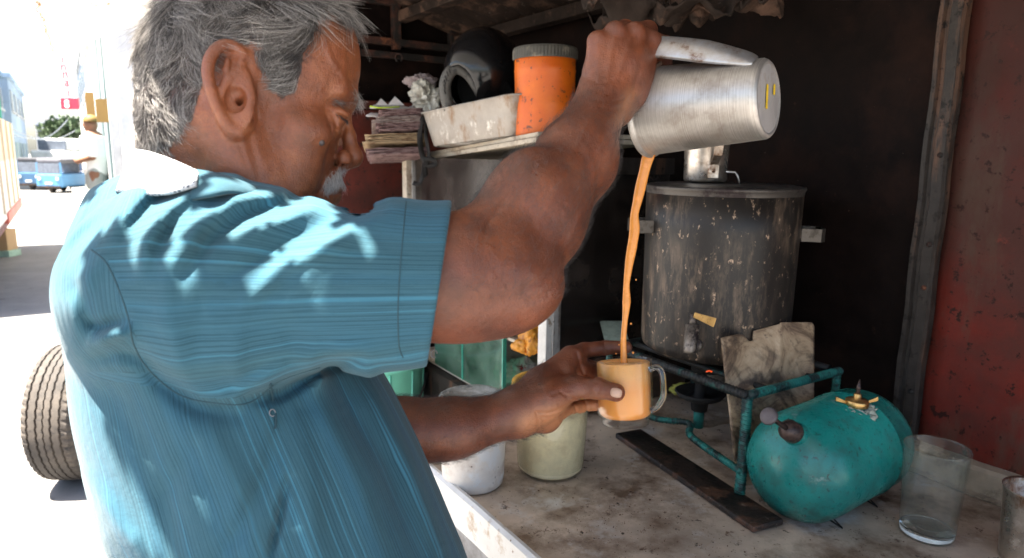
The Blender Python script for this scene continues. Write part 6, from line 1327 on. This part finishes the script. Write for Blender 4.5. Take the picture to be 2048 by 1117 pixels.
# pillars and shutter tracks on the near facade
near = SC.objects['shop_building']
for vv_ in (9.7, 10.35, 10.9, 11.6, 12.3): MB().wbox(.50, .60, vv_, vv_+.14, 0, 8.4).obj('pillar', wm((.22, .28, .29) if vv_ in (10.35, 11.6) else (.55, .56, .57)), near)
# hanging yellow boards
for (x, y, w, h, d, lab) in ((207, 222, 30, 46, 8.6, 'yellow rectangular signboard over the capped man, the nearer one'), (181, 214, 18, 56, 10.5, 'pale yellow narrow signboard just left of the bigger yellow board')):
    p = P(x, y, d); mb = MB(); mb.box(p, _r*w/2*d/F*1.0, V*.02, Z*h/2*d/F); o = mb.obj('signboard', simple('yellow_board', (.17, .098, .020), .6, scale=5, amt=.1), None); tag(o, lab, 'sign')
# vertical shop sign with red letters and a red square
d = 13.0; sg_ = empty('vertical_sign', P(134, 165, d), 'narrow white vertical shop sign with red letters above a red square', 'sign')
M_sw = simple('sign_white', (.82, .82, .82), .6, scale=4, amt=.05); M_sr = simple('sign_red', (.70, .02, .05), .5, scale=4, amt=.1)
rr_ = np.array([1.0, 0, 0]); MB().box(P(131, 150, d)-rr_*0+np.array([0, .03, 0]), rr_*.16, np.array([0, .02, 0]), Z*.50).obj('board', M_sw, sg_)
def text(s, loc, size, mat, parent, ex=.004):
    cu_ = bpy.data.curves.new('lettering', 'FONT'); cu_.body = s; cu_.size = size; cu_.extrude = ex; cu_.align_x = 'CENTER'; cu_.align_y = 'CENTER'; o = bpy.data.objects.new('lettering', cu_); cu_.materials.append(mat); link(o); me = bpy.data.meshes.new_from_object(o.evaluated_get(bpy.context.evaluated_depsgraph_get())); bpy.data.objects.remove(o); me.transform(Matrix.Translation(Vector(loc)) @ Matrix.Rotation(R(90), 4, 'X')); me.materials.clear(); return fin('lettering', me, mat, parent)
def at_y(px, py, Y): r = ray(px, py); return CAM+r*(Y/r[1])
Ys = P(131, 150, d)[1]+.005
for ch, y, x in (('i', 119, 125), ('n', 134, 127), ('n', 149, 130), ('a', 165, 133), ('i', 186, 137)): text(ch, at_y(x, y, Ys), .26, M_sr, sg_)
MB().box(at_y(140, 208, Ys-.01), rr_*.165, np.array([0, .02, 0]), Z*.105).obj('red_square', M_sr, sg_); text('8', at_y(134, 209, Ys-.04), .21, M_sw, sg_)
# truck parked on the left
M_trk = simple('cream_truck_paint', (.62, .50, .36), .55, scale=2, amt=.1); M_trw = simple('white_tarp', (.75, .72, .68), .7, scale=3, amt=.1); M_trr = simple('red_stripe', (.50, .10, .07), .5, scale=3)
tk = empty('parked_truck', W(-1.5, 10, 0), 'cream cargo truck with a red stripe parked on the left of the street', 'truck')
MB().wbox(-2.4, -.60, 7.3, 12.6, .66, 1.30).obj('cargo_side', M_trw, tk); MB().wbox(-2.4, -.60, 7.3, 12.6, 1.302, 1.80).obj('cargo_body', M_trk, tk); MB().wbox(-2.42, -.585, 9.6, 12.61, .60, .72).obj('stripe', M_trr, tk); MB().wbox(-2.2, -.75, 7.6, 12.4, .36, .59).obj('chassis', simple('maroon_chassis', (.16, .05, .06), .7, scale=4), tk)
for k in range(6): MB().wbox(-.60, -.58, 7.4+.9*k, 7.46+.9*k, .74, 1.79).obj('side_rib', M_trk, tk)
for v_ in (8.1, 11.9):
    for u_ in (-.95, -2.05):
        w = MB().lathe([(.20, -.10), (.34, -.10), (.37, -.06), (.37, .06), (.34, .10), (.20, .10)], W(u_, v_, .37), U, 28).obj('wheel', M_tyre, tk, True); MB().lathe([(0, .06), (.2, .06), (.21, .0)], W(u_+.02, v_, .37), U, 20).obj('rim', M_iron, w, True)
# cardboard boxes in front of the truck
M_box = simple('brown_carton', (.52, .34, .19), .8, scale=6, amt=.12)
b0 = PZ(8, 512, 0); db = d_at(b0)
for (x, y0, y1, w, lab, mt) in ((10, 458, 500, 28, 'brown cardboard carton on top of the pile at the left edge', M_box), (14, 500, 516, 34, 'pale green plastic crate under the brown carton at the left edge', simple('pale_green_crate', (.36, .52, .42), .6, scale=8))):
    a = P(x, (y0+y1)/2, db); MB_ = MB(); MB_.box(a, rr_*w/2*db/F, np.array([0, w/2*db/F, 0]), Z*((y1-y0)/2*db/F-.002)); o = MB_.obj('carton' if y0 == 458 else 'crate', mt, None, bevel=.004); tag(o, lab, 'box')
    mb = MB(); mb.box(a+Z*((y1-y0)/2*db/F), rr_*.02, np.array([0, w/2*db/F, 0]), Z*.001); mb.obj('tape' if y0 == 458 else 'rim', M_rail, o)
# three-wheelers and a small van down the street
def tuk(px, py, col, label, top):
    q = PZ(px, py, 0); t = empty('auto_rickshaw', q, label, 'auto rickshaw'); M_c = simple('blue_body', col, .35, scale=5, amt=.1)
    def bx(name, x0, x1, y0, y1, z0, z1, m, bv=.03): a = q+U*0; return MB().box(q+np.array([(x0+x1)/2, (y0+y1)/2, (z0+z1)/2]), np.array([(x1-x0)/2, 0, 0]), np.array([0, (y1-y0)/2, 0]), Z*(z1-z0)/2).obj(name, m, t, bevel=bv)
    bx('body', -.62, .62, 0, 2.2, .28, .92, M_c, .08); bx('canopy', -.60, .60, .1, 2.0, 1.42, 1.66, simple('canopy', top, .7, scale=5), .08); bx('windscreen', -.52, .52, .06, .10, .93, 1.42, M_win, .01)
    t.scale = (.68, .68, .68)
    for s in (-.57, .57): bx('pillar', s-.03, s+.03, .08, .14, .90, 1.45, M_c, .01); bx('headlight', s*.75-.07, s*.75+.07, -.03, .0, .62, .76, simple('lamp_glass', (.7, .7, .65), .2, scale=9), .01)
    bx('number_plate', -.16, .16, -.02, .0, .42, .52, M_sw, .004); bx('bumper', -.58, .58, -.06, -.02, .24, .34, M_iron, .02)
    for s, y in ((0, .25), (-.5, 1.8), (.5, 1.8)): MB().lathe([(.1, -.05), (.22, -.05), (.24, 0), (.22, .05), (.1, .05)], q+np.array([s, y, .24]), np.array([1.0, 0, 0]), 20).obj('wheel', M_tyre, t, True)
tuk(100, 387, (.10, .27, .50), 'blue three wheeler facing the camera in the middle of the far street', (.12, .12, .14)); tuk(141, 383, (.06, .16, .42), 'darker blue three wheeler beside the first, nearer the right buildings', (.25, .32, .38)); tuk(60, 381, (.05, .12, .22), 'dark blue three wheeler just behind the cream truck', (.05, .05, .06))
vq = PZ(100, 356, 0); vq = P(98, 352, 34.); vq[2] = 0; vn = empty('white_van', vq, 'white van behind the blue three wheelers in the far street', 'van')
for nm, b_, m_, bv in (('body', (-.85, .85, 0, 4.2, .35, 1.35), wm((.7, .7, .7)), .1), ('cabin', (-.80, .80, .5, 4.1, 1.36, 1.95), wm((.7, .7, .7)), .12), ('windscreen', (-.7, .7, .44, .5, 1.38, 1.85), M_win, .01), ('grille', (-.5, .5, -.03, 0, .6, .85), M_win, .01)):
    MB().box(vq+np.array([(b_[0]+b_[1])/2, (b_[2]+b_[3])/2, (b_[4]+b_[5])/2]), np.array([(b_[1]-b_[0])/2, 0, 0]), np.array([0, (b_[3]-b_[2])/2, 0]), Z*(b_[5]-b_[4])/2).obj(nm, m_, vn, bevel=bv)
for s in (-.75, .75): MB().lathe([(.1, -.08), (.3, -.08), (.32, 0), (.3, .08)], vq+np.array([s, .8, .32]), np.array([1.0, 0, 0]), 20).obj('wheel', M_tyre, vn, True)
# trees far off
random.seed(4)
M_leaf = simple('far_leaves', (.07, .11, .05), .7, scale=2, amt=.5); M_bark = simple('bark', (.12, .09, .07), .9, scale=8)
for (px, d, h, r, lab) in ((122, 48, 3.6, 1.3, 'rounded green tree at the far end of the street'), (146, 56, 4.2, 1.6, 'wider pale green tree right of the rounded one, farther off')):
    q = P(px, 300, d); q[2] = 0; t = empty('far_tree', q, lab, 'tree'); MB().tube([q, q+Z*h*.4+U*.1, q+Z*h*.7], [.2, .15, .08], 8).obj('trunk', M_bark, t, True)
    m = MB()
    for k in range(900):
        a, b, c_ = random.gauss(0, 1), random.gauss(0, 1), random.gauss(0, 1); n_l = math.sqrt(a*a+b*b+c_*c_); rr2 = r*random.uniform(.55, 1)*(1+.3*mnoise.noise(Vector((a/n_l*2, b/n_l*2, c_/n_l*2)))); p = q+Z*h*.72+np.array([a, b, c_*.75])/n_l*rr2; e1 = np.array([random.gauss(0, 1) for _ in range(3)]); e1 /= np.linalg.norm(e1); e2 = np.cross(e1, [.3, .5, .8]); e2 /= np.linalg.norm(e2); s = random.uniform(.12, .24); m.add([p-e1*s, p+e2*s*.6, p+e1*s, p-e2*s*.6], [(0, 1, 2, 3)])
    m.obj('crown', M_leaf, t)
mb = MB(); mb.wbox(.12, .60, 7.5, 44, .0, .18); o = mb.obj('pavement', simple('pavement_slab', (.30, .29, .27), .9, scale=3), None); o['kind'] = 'structure'
# pedestrian with a yellow cap
def f_ped(p):
    d = chain(p, [(0, 0, .96), (0, .01, 1.18), (0, .0, 1.38)], [.135, .145, .15], .05); d = smin(d, ell(p, (0, 0, 1.40), (.20, .11, .08)), .05); d = smin(d, cap(p, (0, 0, 1.42), (0, -.02, 1.52), .052, .05), .03)
    d = smin(d, ell(p, (0, -.015, 1.60), (.075, .092, .108)), .02); d = smin(d, ell(p, (0, -.105, 1.595), (.012, .018, .014)), .012); d = smin(d, ell(p, (.078, .0, 1.60), (.010, .018, .028)), .006); d = smin(d, ell(p, (-.078, .0, 1.60), (.010, .018, .028)), .006)
    for s in (-1, 1):
        d = smin(d, chain(p, [(s*.19, 0, 1.41), (s*.235, .02, 1.16), (s*.14, -.18, 1.10), (s*.06, -.22, 1.12)], [.052, .042, .034, .030], .02), .03); d = smin(d, chain(p, [(s*.09, 0, .92), (s*.10, .01, .50), (s*.10, .02, .10), (s*.10, -.12, .05)], [.085, .06, .04, .035], .03), .04)
    return d
v_, q_ = surface(f_ped, (-.34, -.34, .0), (.34, .2, 1.75), .014)
po = P(188, 300, 9.6); po[2] = .182; an = R(-70); Rz = np.array([[math.cos(an), -math.sin(an), 0], [math.sin(an), math.cos(an), 0], [0, 0, 1]])
pd_ = empty('person', po, 'pedestrian in white shirt, yellow cap and long grey sarong walking in the sunny street', 'person')
grid_mesh('body', v_@Rz.T+po, q_, [simple('ped_skin', (.20, .09, .05), .6, scale=20, amt=.15)], pd_)
def f_top(p): return smax(smin(chain(p, [(0, 0, .98), (0, .01, 1.18), (0, .0, 1.38)], [.155, .162, .165], .05), smin(ell(p, (0, 0, 1.40), (.215, .125, .085)), smin(cap(p, (.19, 0, 1.41), (.232, .02, 1.20), .068, .062), cap(p, (-.19, 0, 1.41), (-.232, .02, 1.20), .068, .062), .01), .03), .03), p[:, 2]-1.455, .01)
a_, b_ = surface(f_top, (-.34, -.3, .8), (.34, .3, 1.5), .014); grid_mesh('shirt', a_@Rz.T+po, b_, [simple('ped_white', (.78, .78, .78), .8, scale=20, amt=.06)], pd_)
vv, ff = [], []; K = 48
for i, (z, r) in enumerate([(1.04, .150), (.95, .165), (.7, .18), (.4, .195), (.12, .21)]):
    for k in range(K):
        a = 2*math.pi*k/K; r2 = r*(1+.045*math.sin(a*9)*(i/4)); vv.append(np.array([r2*math.cos(a), r2*math.sin(a)*.8, z])@Rz.T+po)
ff = [(i*K+k, i*K+(k+1) % K, (i+1)*K+(k+1) % K, (i+1)*K+k) for i in range(4) for k in range(K)]
mesh('sarong', vv, ff, simple('grey_sarong', (.30, .32, .31), .85, scale=12, amt=.15), pd_, True)
MB().lathe([(.098, 0), (.096, .03), (.075, .07), (.03, .09), (0, .093)], po+Z*1.645+np.array([-.0, -.01, 0]), Z, 24).obj('cap', simple('yellow_cap', (.17, .105, .02), .7, scale=20), pd_, True)
# overhead cables
for k, (a, b) in enumerate((((0, 246), (150, 262)), ((20, 268), (135, 240)))):
    p0, p1 = P(*a, 16), P(*b, 24); mb = MB(); mb.tube([p0*(1-t)+p1*t-Z*.35*math.sin(math.pi*t) for t in np.linspace(0, 1, 14)], .012, 5); tag(mb.obj('overhead_cable', M_win, None), ('lower' if k == 0 else 'upper')+' sagging cable crossing the far street', 'cable', None)
